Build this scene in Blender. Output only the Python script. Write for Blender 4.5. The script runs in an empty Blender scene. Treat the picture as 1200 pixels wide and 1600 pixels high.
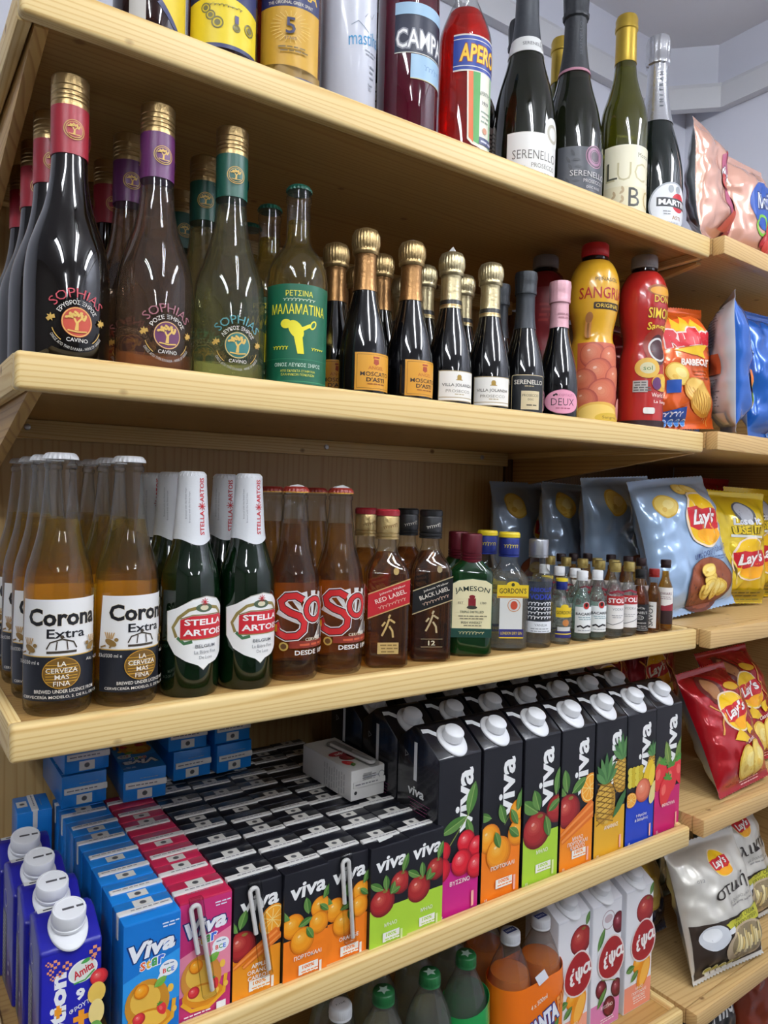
import bpy, bmesh, math, random
from mathutils import Vector, Matrix, noise

scene = bpy.context.scene
COL = scene.collection
rnd = random.Random(7)

# ------------------------------------------------------------------ camera, light, exposure
EYE = 1.40                                   # height of the camera above the floor
yaw, pitch, roll = 0.606114, 0.022873, 0.025176
fw = Vector((math.sin(yaw) * math.cos(pitch), math.cos(yaw) * math.cos(pitch), -math.sin(pitch)))
r0 = Vector((math.cos(yaw), -math.sin(yaw), 0)); u0 = r0.cross(fw)
rt = math.cos(roll) * r0 + math.sin(roll) * u0
up = -math.sin(roll) * r0 + math.cos(roll) * u0
camd = bpy.data.cameras.new('camera'); cam = bpy.data.objects.new('camera', camd); COL.objects.link(cam)
cam.matrix_world = Matrix(((rt.x, up.x, -fw.x, -0.09493), (rt.y, up.y, -fw.y, -0.68174), (rt.z, up.z, -fw.z, EYE), (0, 0, 0, 1)))
camd.sensor_fit = 'VERTICAL'; camd.sensor_height = 24.0; camd.lens = 1148.6 / 1600 * 24.0
camd.clip_start = 0.01
scene.camera = cam
vs = scene.view_settings
vs.view_transform = 'Standard'; vs.look = 'None'; vs.gamma = 1.0; vs.use_curve_mapping = False
vs.exposure = 0.0
scene.cycles.max_bounces = 16; scene.cycles.transparent_max_bounces = 40
scene.cycles.transmission_bounces = 14; scene.cycles.glossy_bounces = 5; scene.cycles.diffuse_bounces = 4
scene.cycles.sample_clamp_indirect = 4.0
w = bpy.data.worlds.new('world'); scene.world = w; w.use_nodes = True
w.node_tree.nodes['Background'].inputs[0].default_value = (0.8, 0.86, 1, 1)
w.node_tree.nodes['Background'].inputs[1].default_value = 0.05
TUBE_POWER = 63.0                              # emission strength of the fluorescent tubes
TUBES = [(-0.75, -1.15), (0.35, -1.15), (2.0, -1.15), (-0.75, -3.1), (1.0, -3.1)]
CEIL = 2.53

# ------------------------------------------------------------------ materials
def s2l(c): return c / 12.92 if c <= 0.04045 else ((c + 0.055) / 1.055) ** 2.4
def hx(h):
    h = h.lstrip('#')
    return tuple(s2l(int(h[i:i + 2], 16) / 255) for i in (0, 2, 4)) + (1,)
_m = {}
def setin(b, k, v):
    if k in b.inputs: b.inputs[k].default_value = v
def P(h, rough=0.45, metal=0.0, spec=0.5, coat=0.0, name=None, bump=None):
    key = ('P', h, rough, metal, spec, coat, bump)
    if key in _m: return _m[key]
    m = bpy.data.materials.new(name or 'coat_' + h.strip('#')); m.use_nodes = True
    b = m.node_tree.nodes['Principled BSDF']
    setin(b, 'Base Color', hx(h)); setin(b, 'Roughness', rough); setin(b, 'Metallic', metal)
    setin(b, 'Specular IOR Level', spec); setin(b, 'Coat Weight', coat); setin(b, 'Coat Roughness', 0.03)
    if bump:
        nt = m.node_tree; tc = nt.nodes.new('ShaderNodeTexCoord'); n = nt.nodes.new('ShaderNodeTexNoise')
        n.inputs['Scale'].default_value = bump[0]; n.inputs['Detail'].default_value = 3
        bp = nt.nodes.new('ShaderNodeBump'); bp.inputs['Strength'].default_value = bump[1]; bp.inputs['Distance'].default_value = 0.002
        nt.links.new(tc.outputs['Object'], n.inputs['Vector']); nt.links.new(n.outputs['Fac'], bp.inputs['Height'])
        nt.links.new(bp.outputs['Normal'], b.inputs['Normal'])
    _m[key] = m
    return m
def ink(h): return P(h, 0.42, 0, 0.4)
def foil(h, rough=0.32): return P(h, rough, 0.85, 0.5, bump=(260, 0.25))
def nodes(name):
    m = bpy.data.materials.new(name); m.use_nodes = True; nt = m.node_tree
    for n in list(nt.nodes): nt.nodes.remove(n)
    return m, nt, nt.nodes.new('ShaderNodeOutputMaterial')
def clear_shell(h='ffffff', refl=1.0, name='clear_glass', rough=0.015, haze=0.0, edge=0.35):
    """thin clear wall: lets light straight through, mirrors at a grazing angle"""
    key = ('shell', h, refl, rough, haze)
    if key in _m: return _m[key]
    m, nt, out = nodes(name)
    t = nt.nodes.new('ShaderNodeBsdfTransparent'); t.inputs[0].default_value = hx(h)
    g = nt.nodes.new('ShaderNodeBsdfGlossy'); g.inputs['Roughness'].default_value = rough
    fr = nt.nodes.new('ShaderNodeLayerWeight'); fr.inputs['Blend'].default_value = 0.5
    pw = nt.nodes.new('ShaderNodeMath'); pw.operation = 'POWER'; pw.inputs[1].default_value = 4.5
    ma = nt.nodes.new('ShaderNodeMath'); ma.operation = 'MULTIPLY_ADD'; ma.inputs[1].default_value = 0.95; ma.inputs[2].default_value = 0.045
    mu = nt.nodes.new('ShaderNodeMath'); mu.operation = 'MULTIPLY'; mu.inputs[1].default_value = refl
    mx = nt.nodes.new('ShaderNodeMixShader')
    L = nt.links.new
    L(fr.outputs['Facing'], pw.inputs[0]); L(pw.outputs[0], ma.inputs[0]); L(ma.outputs[0], mu.inputs[0]); L(mu.outputs[0], mx.inputs[0]); L(t.outputs[0], mx.inputs[1]); L(g.outputs[0], mx.inputs[2])
    # tint darkened towards the silhouette, standing in for dark refraction at glass edges
    e3 = nt.nodes.new('ShaderNodeMath'); e3.operation = 'POWER'; e3.inputs[1].default_value = 3.2
    L(fr.outputs['Facing'], e3.inputs[0])
    tc = nt.nodes.new('ShaderNodeMixRGB'); tc.inputs[1].default_value = hx(h); c0 = hx(h); tc.inputs[2].default_value = tuple(c0[i] * edge for i in range(3)) + (1,)
    L(e3.outputs[0], tc.inputs[0]); L(tc.outputs[0], t.inputs[0])
    last = mx
    if haze:
        d = nt.nodes.new('ShaderNodeBsdfDiffuse'); d.inputs[0].default_value = (.8, .8, .8, 1)  # flat grey share painted in for reflections and brightness of the clear wall
        last = nt.nodes.new('ShaderNodeMixShader'); last.inputs[0].default_value = haze
        L(mx.outputs[0], last.inputs[1]); L(d.outputs[0], last.inputs[2])
    L(last.outputs[0], out.inputs[0])
    _m[key] = m
    return m
def liquid(h, body=0.0, bodyh=None, ior=1.34, name='drink', rough=0.0, thru=0.0):
    """refracting coloured drink with a diffuse share painted in for inner light"""
    key = ('liq', h, body, bodyh, ior, thru)
    if key in _m: return _m[key]
    m, nt, out = nodes(name)
    g = nt.nodes.new('ShaderNodeBsdfGlass'); g.inputs['Color'].default_value = hx(h); g.inputs['IOR'].default_value = ior; g.inputs['Roughness'].default_value = rough
    d = nt.nodes.new('ShaderNodeBsdfDiffuse'); d.inputs[0].default_value = hx(bodyh or h)
    mx = nt.nodes.new('ShaderNodeMixShader'); mx.inputs[0].default_value = body  # diffuse share brightens the drink in place of light refracted through it
    nt.links.new(g.outputs[0], mx.inputs[1]); nt.links.new(d.outputs[0], mx.inputs[2]); last = mx
    if thru:
        t = nt.nodes.new('ShaderNodeBsdfTransparent'); t.inputs[0].default_value = hx(h)
        last = nt.nodes.new('ShaderNodeMixShader'); last.inputs[0].default_value = thru
        nt.links.new(mx.outputs[0], last.inputs[1]); nt.links.new(t.outputs[0], last.inputs[2])
    nt.links.new(last.outputs[0], out.inputs[0])
    _m[key] = m
    return m
def tinted(h, trans=0.4, rough=0.02, ior=1.5, name='tinted_glass'):
    key = ('tint', h, trans)
    if key in _m: return _m[key]
    m = bpy.data.materials.new(name); m.use_nodes = True; b = m.node_tree.nodes['Principled BSDF']
    setin(b, 'Base Color', hx(h)); setin(b, 'Roughness', rough); setin(b, 'Transmission Weight', trans); setin(b, 'IOR', ior); setin(b, 'Coat Weight', .3); setin(b, 'Coat Roughness', .02)
    _m[key] = m
    return m
def wood(name, axis, light='ecd296', dark='cfa258', fine=1.0, knots=True, seed=0.0):
    """varnished pine, growth lines running along the given axis"""
    m, nt, out = nodes(name); L = nt.links.new
    b = nt.nodes.new('ShaderNodeBsdfPrincipled'); L(b.outputs[0], out.inputs[0])
    setin(b, 'Roughness', 0.42); setin(b, 'Specular IOR Level', 0.4)
    tc = nt.nodes.new('ShaderNodeTexCoord'); mp = nt.nodes.new('ShaderNodeMapping')
    sc = [1.0, 1.0, 1.0]; sc['xyz'.index(axis)] = 0.05
    mp.inputs['Scale'].default_value = sc; mp.inputs['Location'].default_value = (seed, seed * 0.7, seed * 1.3)
    L(tc.outputs['Object'], mp.inputs['Vector'])
    n1 = nt.nodes.new('ShaderNodeTexNoise'); n1.inputs['Scale'].default_value = 16; n1.inputs['Detail'].default_value = 2
    L(mp.outputs[0], n1.inputs['Vector'])
    # rings: distance field distorted by low noise, folded into bands
    mul = nt.nodes.new('ShaderNodeMath'); mul.operation = 'MULTIPLY'; mul.inputs[1].default_value = 14 * fine
    L(n1.outputs['Fac'], mul.inputs[0])
    sep = nt.nodes.new('ShaderNodeSeparateXYZ'); L(mp.outputs[0], sep.inputs[0])
    o = [a for a in 'XYZ' if a.lower() != axis]
    ad = nt.nodes.new('ShaderNodeMath'); ad.operation = 'ADD'; L(sep.outputs[o[0]], ad.inputs[0]); L(sep.outputs[o[1]], ad.inputs[1])
    m2 = nt.nodes.new('ShaderNodeMath'); m2.operation = 'MULTIPLY'; m2.inputs[1].default_value = 210 * fine; L(ad.outputs[0], m2.inputs[0])
    a2 = nt.nodes.new('ShaderNodeMath'); a2.operation = 'ADD'; L(mul.outputs[0], a2.inputs[0]); L(m2.outputs[0], a2.inputs[1])
    fr = nt.nodes.new('ShaderNodeMath'); fr.operation = 'FRACT'; L(a2.outputs[0], fr.inputs[0])
    rp = nt.nodes.new('ShaderNodeValToRGB'); e = rp.color_ramp.elements
    e[0].position = 0.0; e[0].color = hx(light); e[1].position = 1.0; e[1].color = hx(light)
    for p, c, k in ((0.55, light, 0.0), (0.86, dark, 0.7), (0.93, light, 0.3)):
        x = e.new(p); lc, dc = hx(light), hx(dark); x.color = tuple(lc[i] * (1 - k) + dc[i] * k for i in range(3)) + (1,)
    L(fr.outputs[0], rp.inputs[0])
    n2 = nt.nodes.new('ShaderNodeTexNoise'); n2.inputs['Scale'].default_value = 5; n2.inputs['Detail'].default_value = 3
    L(mp.outputs[0], n2.inputs['Vector'])
    r2 = nt.nodes.new('ShaderNodeValToRGB'); r2.color_ramp.elements[0].position = 0.35; r2.color_ramp.elements[0].color = (0.86, 0.80, 0.70, 1); r2.color_ramp.elements[1].position = 0.7; r2.color_ramp.elements[1].color = (1, 1, 1, 1)
    L(n2.outputs['Fac'], r2.inputs[0])
    mx = nt.nodes.new('ShaderNodeMixRGB'); mx.blend_type = 'MULTIPLY'; mx.inputs[0].default_value = 1
    L(rp.outputs[0], mx.inputs[1]); L(r2.outputs[0], mx.inputs[2])
    last = mx.outputs[0]
    if knots:
        mk = nt.nodes.new('ShaderNodeMapping'); s3 = [20.0, 20.0, 20.0]; s3['xyz'.index(axis)] = 16.0
        mk.inputs['Scale'].default_value = s3; mk.inputs['Location'].default_value = (seed * 2.1, 0.3, seed)
        L(tc.outputs['Object'], mk.inputs['Vector'])
        v = nt.nodes.new('ShaderNodeTexVoronoi'); v.inputs['Scale'].default_value = 1.0; L(mk.outputs[0], v.inputs['Vector'])
        r3 = nt.nodes.new('ShaderNodeValToRGB'); r3.color_ramp.elements[0].position = 0.05; r3.color_ramp.elements[0].color = (1, 1, 1, 1); r3.color_ramp.elements[1].position = 0.11; r3.color_ramp.elements[1].color = (0, 0, 0, 1)
        L(v.outputs['Distance'], r3.inputs[0])
        m3 = nt.nodes.new('ShaderNodeMixRGB'); L(r3.outputs[0], m3.inputs[0]); L(last, m3.inputs[1]); m3.inputs[2].default_value = hx('8a6238')
        last = m3.outputs[0]
    L(last, b.inputs['Base Color'])
    return m
PINE_X = wood('pine_along_shelf', 'x', seed=0.0)
PINE_Y = wood('pine_across_shelf', 'y', seed=1.7)
DECK = wood('pine_deck', 'x', light='bf9c62', dark='a67c44', fine=0.6, seed=3.1)
PLY = wood('plywood', 'z', light='c9ab78', dark='b59058', fine=0.4, knots=False, seed=5.2)
GUSS = wood('birch_plywood', 'y', light='cfa968', dark='a87a3e', fine=0.5, knots=False, seed=2.2)
CPINE_X = wood('old_pine_along', 'x', light='d6b47c', dark='b98d54', fine=0.7, seed=8.3)
CPINE_Y = wood('old_pine_across', 'y', light='d6b47c', dark='b98d54', fine=0.7, seed=6.1)
WHITE = ink('f2f2f4'); BLACK = ink('111114'); STEEL = P('b9b9bb', 0.3, 1.0)
CLEAR = clear_shell('fafbfa', haze=.008); PETSHELL = clear_shell('f4f6f4', 1.0, 'clear_plastic', 0.05, haze=.035)
FILM = clear_shell('fafafa', 0.8, 'clear_film', 0.12)
BLACKGLASS = P('08080a', 0.04, 0, 0.5, 0.3, 'dark_glass')
BROWNBLACK = P('0b0706', 0.04, 0, 0.5, 0.3, 'dark_wine_glass')

# ------------------------------------------------------------------ mesh helpers
def mesh_from(name, verts, faces, mats, idx=None, smooth=True, angle=35):
    me = bpy.data.meshes.new(name); me.from_pydata(verts, [], faces)
    for m in mats: me.materials.append(m)
    if idx:
        me.polygons.foreach_set('material_index', idx)
    if smooth:
        me.shade_smooth() if hasattr(me, 'shade_smooth') else None
        me.set_sharp_from_angle(angle=math.radians(angle))
    me.update()
    return me
def link(name, me, parent=None):
    o = bpy.data.objects.new(name, me); COL.objects.link(o)
    if parent: o.parent = parent
    return o
def thing(name, label, cat, loc=(0, 0, 0), rot=0.0, group=None):
    o = bpy.data.objects.new(name, None); COL.objects.link(o); o.empty_display_size = 0.02
    o.location = loc; o.rotation_euler = (0, 0, math.radians(rot))
    o['label'] = label; o['category'] = cat
    if group: o['group'] = group
    return o
def tag(o, label, cat, group=None):
    o['label'] = label; o['category'] = cat
    if group: o['group'] = group
    return o
def struct(o): o['kind'] = 'structure'; return o
def dup(root, parent=None):
    c = root.copy(); COL.objects.link(c)
    if parent: c.parent = parent
    for ch in list(root.children): dup(ch, c)
    return c
_used = set()
def place(proto, loc, rot, label, group=None):
    if proto.name in _used: o = dup(proto)
    else: o = proto; _used.add(proto.name)
    o.location = loc; o.rotation_euler = (0, 0, math.radians(rot)); o['label'] = label
    if group: o['group'] = group
    elif 'group' in o: del o['group']
    return o
def cr(pts, n=5):
    """smooth curve through the given (r, z) points"""
    out = []
    for i in range(len(pts) - 1):
        p0 = pts[max(i - 1, 0)]; p1 = pts[i]; p2 = pts[i + 1]; p3 = pts[min(i + 2, len(pts) - 1)]
        for k in range(n):
            t = k / n
            out.append(tuple(0.5 * ((2 * p1[j]) + (-p0[j] + p2[j]) * t + (2 * p0[j] - 5 * p1[j] + 4 * p2[j] - p3[j]) * t * t + (-p0[j] + 3 * p1[j] - 3 * p2[j] + p3[j]) * t ** 3) for j in (0, 1)))
    out.append(pts[-1])
    return out
def lathe(name, prof, mat, seg=40, angle=40, flute=None, bands=None):
    verts, faces, idx = [], [], []
    rings = []
    for r, z in prof:
        if r <= 1e-6:
            rings.append([len(verts)]); verts.append((0, 0, z))
        else:
            ring = []
            for k in range(seg):
                a = 2 * math.pi * k / seg; rr = r
                if flute and flute[2] <= z <= flute[3]: rr = r * (1 + flute[1] * math.cos(flute[0] * a))
                ring.append(len(verts)); verts.append((rr * math.cos(a), rr * math.sin(a), z))
            rings.append(ring)
    for i in range(len(rings) - 1):
        a, b = rings[i], rings[i + 1]
        zm = (prof[i][1] + prof[i + 1][1]) / 2
        mi = 0
        if bands:
            for j, (z0, z1) in enumerate(bands[1]):
                if z0 <= zm <= z1: mi = j + 1
        if len(a) == 1 and len(b) == 1: continue
        for k in range(seg):
            k2 = (k + 1) % seg
            if len(a) == 1: faces.append((a[0], b[k2], b[k]))
            elif len(b) == 1: faces.append((a[k], a[k2], b[0]))
            else: faces.append((a[k], a[k2], b[k2], b[k]))
            idx.append(mi)
    if len(rings[0]) > 1: faces.append(tuple(reversed(rings[0]))); idx.append(0)
    if len(rings[-1]) > 1: faces.append(tuple(rings[-1])); idx.append(len(bands[0]) if bands and False else 0)
    mats = [mat] + (list(bands[0]) if bands else [])
    return mesh_from(name, verts, faces, mats, idx, True, angle)
def loft(name, secs, mat, angle=40, per=7):
    """sections (z, half_x, half_y, corner_radius) -> rounded box body"""
    verts, faces = [], []
    n = 4 * (per + 1)
    for z, hx_, hy, r in secs:
        r = min(r, hx_, hy)
        for q, (sx, sy) in enumerate(((1, 1), (-1, 1), (-1, -1), (1, -1))):
            for k in range(per + 1):
                a = math.pi / 2 * (q + k / per)
                verts.append((sx * (hx_ - r) + r * math.cos(a), sy * (hy - r) + r * math.sin(a), z))
    for i in range(len(secs) - 1):
        for k in range(n):
            k2 = (k + 1) % n
            faces.append((i * n + k, i * n + k2, (i + 1) * n + k2, (i + 1) * n + k))
    faces.append(tuple(reversed(range(n)))); faces.append(tuple(range((len(secs) - 1) * n, len(secs) * n)))
    return mesh_from(name, verts, faces, [mat], None, True, angle)
def box_bm(bm, x0, x1, y0, y1, z0, z1, bev=0.0, seg=2, mi=0):
    vs_ = [bm.verts.new(p) for p in ((x0, y0, z0), (x1, y0, z0), (x1, y1, z0), (x0, y1, z0), (x0, y0, z1), (x1, y0, z1), (x1, y1, z1), (x0, y1, z1))]
    fs = [bm.faces.new([vs_[i] for i in f]) for f in ((0, 3, 2, 1), (4, 5, 6, 7), (0, 1, 5, 4), (1, 2, 6, 5), (2, 3, 7, 6), (3, 0, 4, 7))]
    for f in fs: f.material_index = mi
    if bev > 0:
        es = list({e for f in fs for e in f.edges})
        r = bmesh.ops.bevel(bm, geom=es, offset=bev, segments=seg, affect='EDGES', profile=0.5)
        for f in r['faces']: f.material_index = mi
def bm_mesh(name, bm, mats, angle=35, smooth=True):
    me = bpy.data.meshes.new(name); bmesh.ops.recalc_face_normals(bm, faces=bm.faces); bm.to_mesh(me); bm.free()
    for m in mats: me.materials.append(m)
    if smooth:
        me.shade_smooth() if hasattr(me, 'shade_smooth') else None
        me.set_sharp_from_angle(angle=math.radians(angle))
    return me
def box(name, x0, x1, y0, y1, z0, z1, mat, parent=None, bev=0.0, seg=2):
    bm = bmesh.new(); box_bm(bm, x0, x1, y0, y1, z0, z1, bev, seg)
    return link(name, bm_mesh(name, bm, [mat]), parent)
def prism(name, pts, axis, a, b, mat, parent=None, bev=0.0):
    """polygon in the plane across 'axis', swept from a to b"""
    bm = bmesh.new()
    def v(p, t):
        if axis == 'x': return (t, p[0], p[1])
        if axis == 'y': return (p[0], t, p[1])
        return (p[0], p[1], t)
    lo = [bm.verts.new(v(p, a)) for p in pts]; hi = [bm.verts.new(v(p, b)) for p in pts]
    bm.faces.new(lo); bm.faces.new(list(reversed(hi))); n = len(pts)
    for i in range(n): bm.faces.new((lo[i], hi[i], hi[(i + 1) % n], lo[(i + 1) % n]))
    if bev: bmesh.ops.bevel(bm, geom=list(bm.edges), offset=bev, segments=2, affect='EDGES', profile=0.5)
    return link(name, bm_mesh(name, bm, [mat]), parent)
def tube_mesh(name, pts, r, mat, seg=8):
    """round tube along a polyline"""
    pts = [Vector(p) for p in pts]; verts, faces = [], []
    prevn = None
    for i, p in enumerate(pts):
        d = (pts[min(i + 1, len(pts) - 1)] - pts[max(i - 1, 0)]).normalized()
        n = prevn - d * prevn.dot(d) if prevn is not None else d.orthogonal()
        n.normalize(); prevn = n; b = d.cross(n)
        for k in range(seg):
            a = 2 * math.pi * k / seg; verts.append(tuple(p + (n * math.cos(a) + b * math.sin(a)) * r))
    for i in range(len(pts) - 1):
        for k in range(seg):
            k2 = (k + 1) % seg; faces.append((i * seg + k, i * seg + k2, (i + 1) * seg + k2, (i + 1) * seg + k))
    faces.append(tuple(reversed(range(seg)))); faces.append(tuple(range((len(pts) - 1) * seg, len(pts) * seg)))
    return mesh_from(name, verts, faces, [mat], None, True, 50)

# ------------------------------------------------------------------ printed artwork (flat shapes in mm, wrapped on to a surface)
_txt = {}
def text_shape(s, bold, shear):
    if any(c in 'MWΜNΝ' for c in s) and bold < .035: bold = min(bold, .008)
    key = (s, bold, shear)
    if key in _txt: return _txt[key]
    cu = bpy.data.curves.new('lettering', 'FONT'); cu.body = s; cu.size = 1.0; cu.resolution_u = 2
    cu.offset = bold; cu.shear = shear
    o = bpy.data.objects.new('lettering', cu); COL.objects.link(o)
    dg = bpy.context.evaluated_depsgraph_get(); me = bpy.data.meshes.new_from_object(o.evaluated_get(dg))
    vs_ = [(v.co.x, v.co.y) for v in me.vertices]; fs = [tuple(p.vertices) for p in me.polygons]
    bpy.data.objects.remove(o); bpy.data.curves.remove(cu); bpy.data.meshes.remove(me)
    xs = [v[0] for v in vs_] or [0, 1]; ys = [v[1] for v in vs_] or [0, 1]
    _txt[key] = (vs_, fs, (min(xs), max(xs), min(ys), max(ys)))
    return _txt[key]
def mixh(a, b, t):
    return ''.join('%02x' % round(int(a[i:i + 2], 16) * (1 - t) + int(b[i:i + 2], 16) * t) for i in (0, 2, 4))
class Art:
    def __init__(s): s.layers = []; s.mats = []
    def _mi(s, m):
        if isinstance(m, str): m = ink(m)
        if m not in s.mats: s.mats.append(m)
        return s.mats.index(m)
    def poly(s, pts, m): s.layers.append(([tuple(p) for p in pts], [tuple(range(len(pts)))], s._mi(m))); return s
    def rect(s, x0, y0, x1, y1, m): return s.poly([(x0, y0), (x1, y0), (x1, y1), (x0, y1)], m)
    def rrect(s, x0, y0, x1, y1, r, m):
        pts = []
        for q, (cx, cy) in enumerate(((x1 - r, y1 - r), (x0 + r, y1 - r), (x0 + r, y0 + r), (x1 - r, y0 + r))):
            for k in range(5):
                a = math.pi / 2 * (q + k / 4); pts.append((cx + r * math.cos(a), cy + r * math.sin(a)))
        return s.poly(pts, m)
    def ell(s, cx, cy, rx, ry, m, rot=0, n=22, a0=0, a1=360):
        c, si = math.cos(math.radians(rot)), math.sin(math.radians(rot)); pts = []
        full = abs(a1 - a0) >= 360
        for k in range(n if full else n + 1):
            a = math.radians(a0 + (a1 - a0) * k / n); x, y = rx * math.cos(a), ry * math.sin(a)
            pts.append((cx + x * c - y * si, cy + x * si + y * c))
        return s.poly(pts, m)
    def ring(s, cx, cy, r, wd, m, n=28, a0=0, a1=360):
        vs_, fs = [], []
        for k in range(n + 1):
            a = math.radians(a0 + (a1 - a0) * k / n)
            vs_ += [(cx + r * math.cos(a), cy + r * math.sin(a)), (cx + (r - wd) * math.cos(a), cy + (r - wd) * math.sin(a))]
        for k in range(n): fs.append((2 * k + 1, 2 * k, 2 * k + 2, 2 * k + 3))
        s.layers.append((vs_, fs, s._mi(m))); return s
    def stroke(s, pts, wd, m):
        vs_, fs = [], []
        for i, p in enumerate(pts):
            a, b = pts[max(i - 1, 0)], pts[min(i + 1, len(pts) - 1)]
            dx, dy = b[0] - a[0], b[1] - a[1]; l = math.hypot(dx, dy) or 1
            nx, ny = -dy / l * wd / 2, dx / l * wd / 2
            vs_ += [(p[0] + nx, p[1] + ny), (p[0] - nx, p[1] - ny)]
        for i in range(len(pts) - 1): fs.append((2 * i, 2 * i + 1, 2 * i + 3, 2 * i + 2))
        s.layers.append((vs_, fs, s._mi(m))); return s
    def text(s, t, cx, cy, h, m, wd=None, bold=0.0, shear=0.0, rot=0.0, arc=None):
        """h: height of the lettering box in mm; arc: bend the line on a circle of that radius (+ hill, - valley)"""
        vs_, fs, (xa, xb, ya, yb) = text_shape(t, bold, shear)
        k = h / max(yb - ya, 1e-6); kx = wd / max(xb - xa, 1e-6) if wd else k
        c, si = math.cos(math.radians(rot)), math.sin(math.radians(rot)); out = []
        for x, y in vs_:
            x = (x - (xa + xb) / 2) * kx; y = (y - (ya + yb) / 2) * k
            if arc:
                th = x / arc; x, y = (arc + y) * math.sin(th), (arc + y) * math.cos(th) - arc
            out.append((cx + x * c - y * si, cy + x * si + y * c))
        s.layers.append((out, fs, s._mi(m))); return s
    def otext(s, t, cx, cy, h, m, edge, wd=None, bold=0.0, shear=0.0, rot=0.0, grow=0.04, arc=None):
        """lettering with an outline of another colour: same centre line, fattened copy below"""
        vs_, fs, (xa, xb, ya, yb) = text_shape(t, bold, shear)
        v2, f2, (a2, b2, c2, d2) = text_shape(t, bold + grow, shear)
        k = h / (yb - ya); kx = (wd / (xb - xa)) if wd else k
        s.text(t, cx, cy, (d2 - c2) * k, edge, (b2 - a2) * kx, bold + grow, shear, rot, arc)
        return s.text(t, cx, cy, h, m, wd, bold, shear, rot, arc)
    def script(s, cx, cy, wd, h, m, n=6, seed=1, th=0.5, rot=0):
        """a handwritten-looking signature line"""
        rr = random.Random(seed); pts = []; N = n * 10
        ks = [rr.uniform(0.4, 1) for _ in range(n + 1)]
        for i in range(N + 1):
            t = i / N; amp = ks[int(t * n)]
            x = (t - 0.5) * wd + math.sin(t * n * 2 * math.pi) * wd / n * 0.28; y = amp * h / 2 * math.sin(t * n * 2 * math.pi + 1.2)
            c, si = math.cos(math.radians(rot)), math.sin(math.radians(rot)); pts.append((cx + x * c - y * si, cy + x * si + y * c))
        return s.stroke(pts, th, m)
    def lines(s, cx, y, wd, n, gap, th, m, seed=0, dash=True):
        """rows of print too small to read"""
        rr = random.Random(seed)
        for i in range(n):
            ww = wd * rr.uniform(0.7, 1.0); x = cx - ww / 2; vs_, fs = [], []
            while x < cx + ww / 2:
                l = rr.uniform(1.2, 3.5) * th * 1.6; yy = y - i * gap
                b = len(vs_); vs_ += [(x, yy), (x + l, yy), (x + l, yy + th), (x, yy + th)]; fs.append((b, b + 1, b + 2, b + 3)); x += l + th * 0.8
            s.layers.append((vs_, fs, s._mi(m)))
        return s
    def swell(s, start, k, cx, cy, lim):
        """enlarge the picture drawn since layer 'start' and crop it at the panel edge"""
        for i in range(start, len(s.layers)):
            v, f, m = s.layers[i]; s.layers[i] = ([(max(-lim, min(lim, cx + (x - cx) * k)), cy + (y - cy) * k) for x, y in v], f, m)
    def leaf(s, cx, cy, l, wd, rot, m='3f6b2c', vein='7f9d57'):
        c, si = math.cos(math.radians(rot)), math.sin(math.radians(rot)); P_ = []
        for k in range(9): t = k / 8; P_.append((t * l, wd / 2 * math.sin(math.pi * t) ** 0.8))
        for k in range(7, 0, -1): t = k / 8; P_.append((t * l, -wd / 2 * math.sin(math.pi * t) ** 0.8))
        T = lambda p: (cx + p[0] * c - p[1] * si, cy + p[0] * si + p[1] * c)
        s.poly([T(p) for p in P_], m)
        if vein: s.poly([T(p) for p in P_[:9]], mixh(m, '9ab86a', .3))
        if vein: s.stroke([T((0, 0)), T((l * 0.9, 0))], wd * 0.08, vein)
        return s
    def fruit(s, cx, cy, r, base, dark, lite, ry=None, rot=0):
        ry = ry or r
        s.ell(cx, cy, r, ry, dark, rot)
        for t, q in ((.35, .93), (.75, .85), (1.0, .74)): s.ell(cx - r * (1 - q) * .5, cy + ry * (1 - q) * .45, r * q, ry * q, mixh(dark, base, t), rot)
        for t, q in ((.22, .5), (.45, .36), (.75, .2)): s.ell(cx - r * .22, cy + ry * .24, r * q, ry * q * .9, mixh(base, lite, t), rot)
        s.ell(cx - r * 0.3, cy + ry * 0.38, r * 0.12, ry * 0.08, mixh(lite, 'ffffff', .4), rot + 25); return s
def orange_pic(a, cx, cy, r): a.fruit(cx, cy, r, 'ef9a1e', 'cf6f12', 'f8bd55')
def apple_pic(a, cx, cy, r): a.fruit(cx, cy, r, '9c2526', '66151a', 'cf6a55', r * 0.95); a.ell(cx + r * 0.2, cy + r * 0.7, r * 0.2, r * 0.1, '7c6a2c')
def cherry_pic(a, cx, cy, r): a.fruit(cx, cy, r, 'd22030', '960f22', 'f08a85')
def straw_pic(a, cx, cy, r, rot=0):
    c, si = math.cos(math.radians(rot)), math.sin(math.radians(rot)); pts = []
    for k in range(20):
        t = 2 * math.pi * k / 20; x = r * 0.72 * math.sin(t) * (1 - 0.28 * math.cos(t + math.pi)); y = r * 1.05 * math.cos(t)
        pts.append((cx + x * c - y * si, cy + x * si + y * c))
    a.poly(pts, 'd8343a'); a.ell(cx - r * .2, cy + r * .2, r * .25, r * .4, 'e8695f', rot)
    for k in range(5): a.leaf(cx - si * r * .9, cy + c * r * .9, r * .6, r * .22, 90 + rot + (k - 2) * 38, '4c8a35', None)
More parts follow.
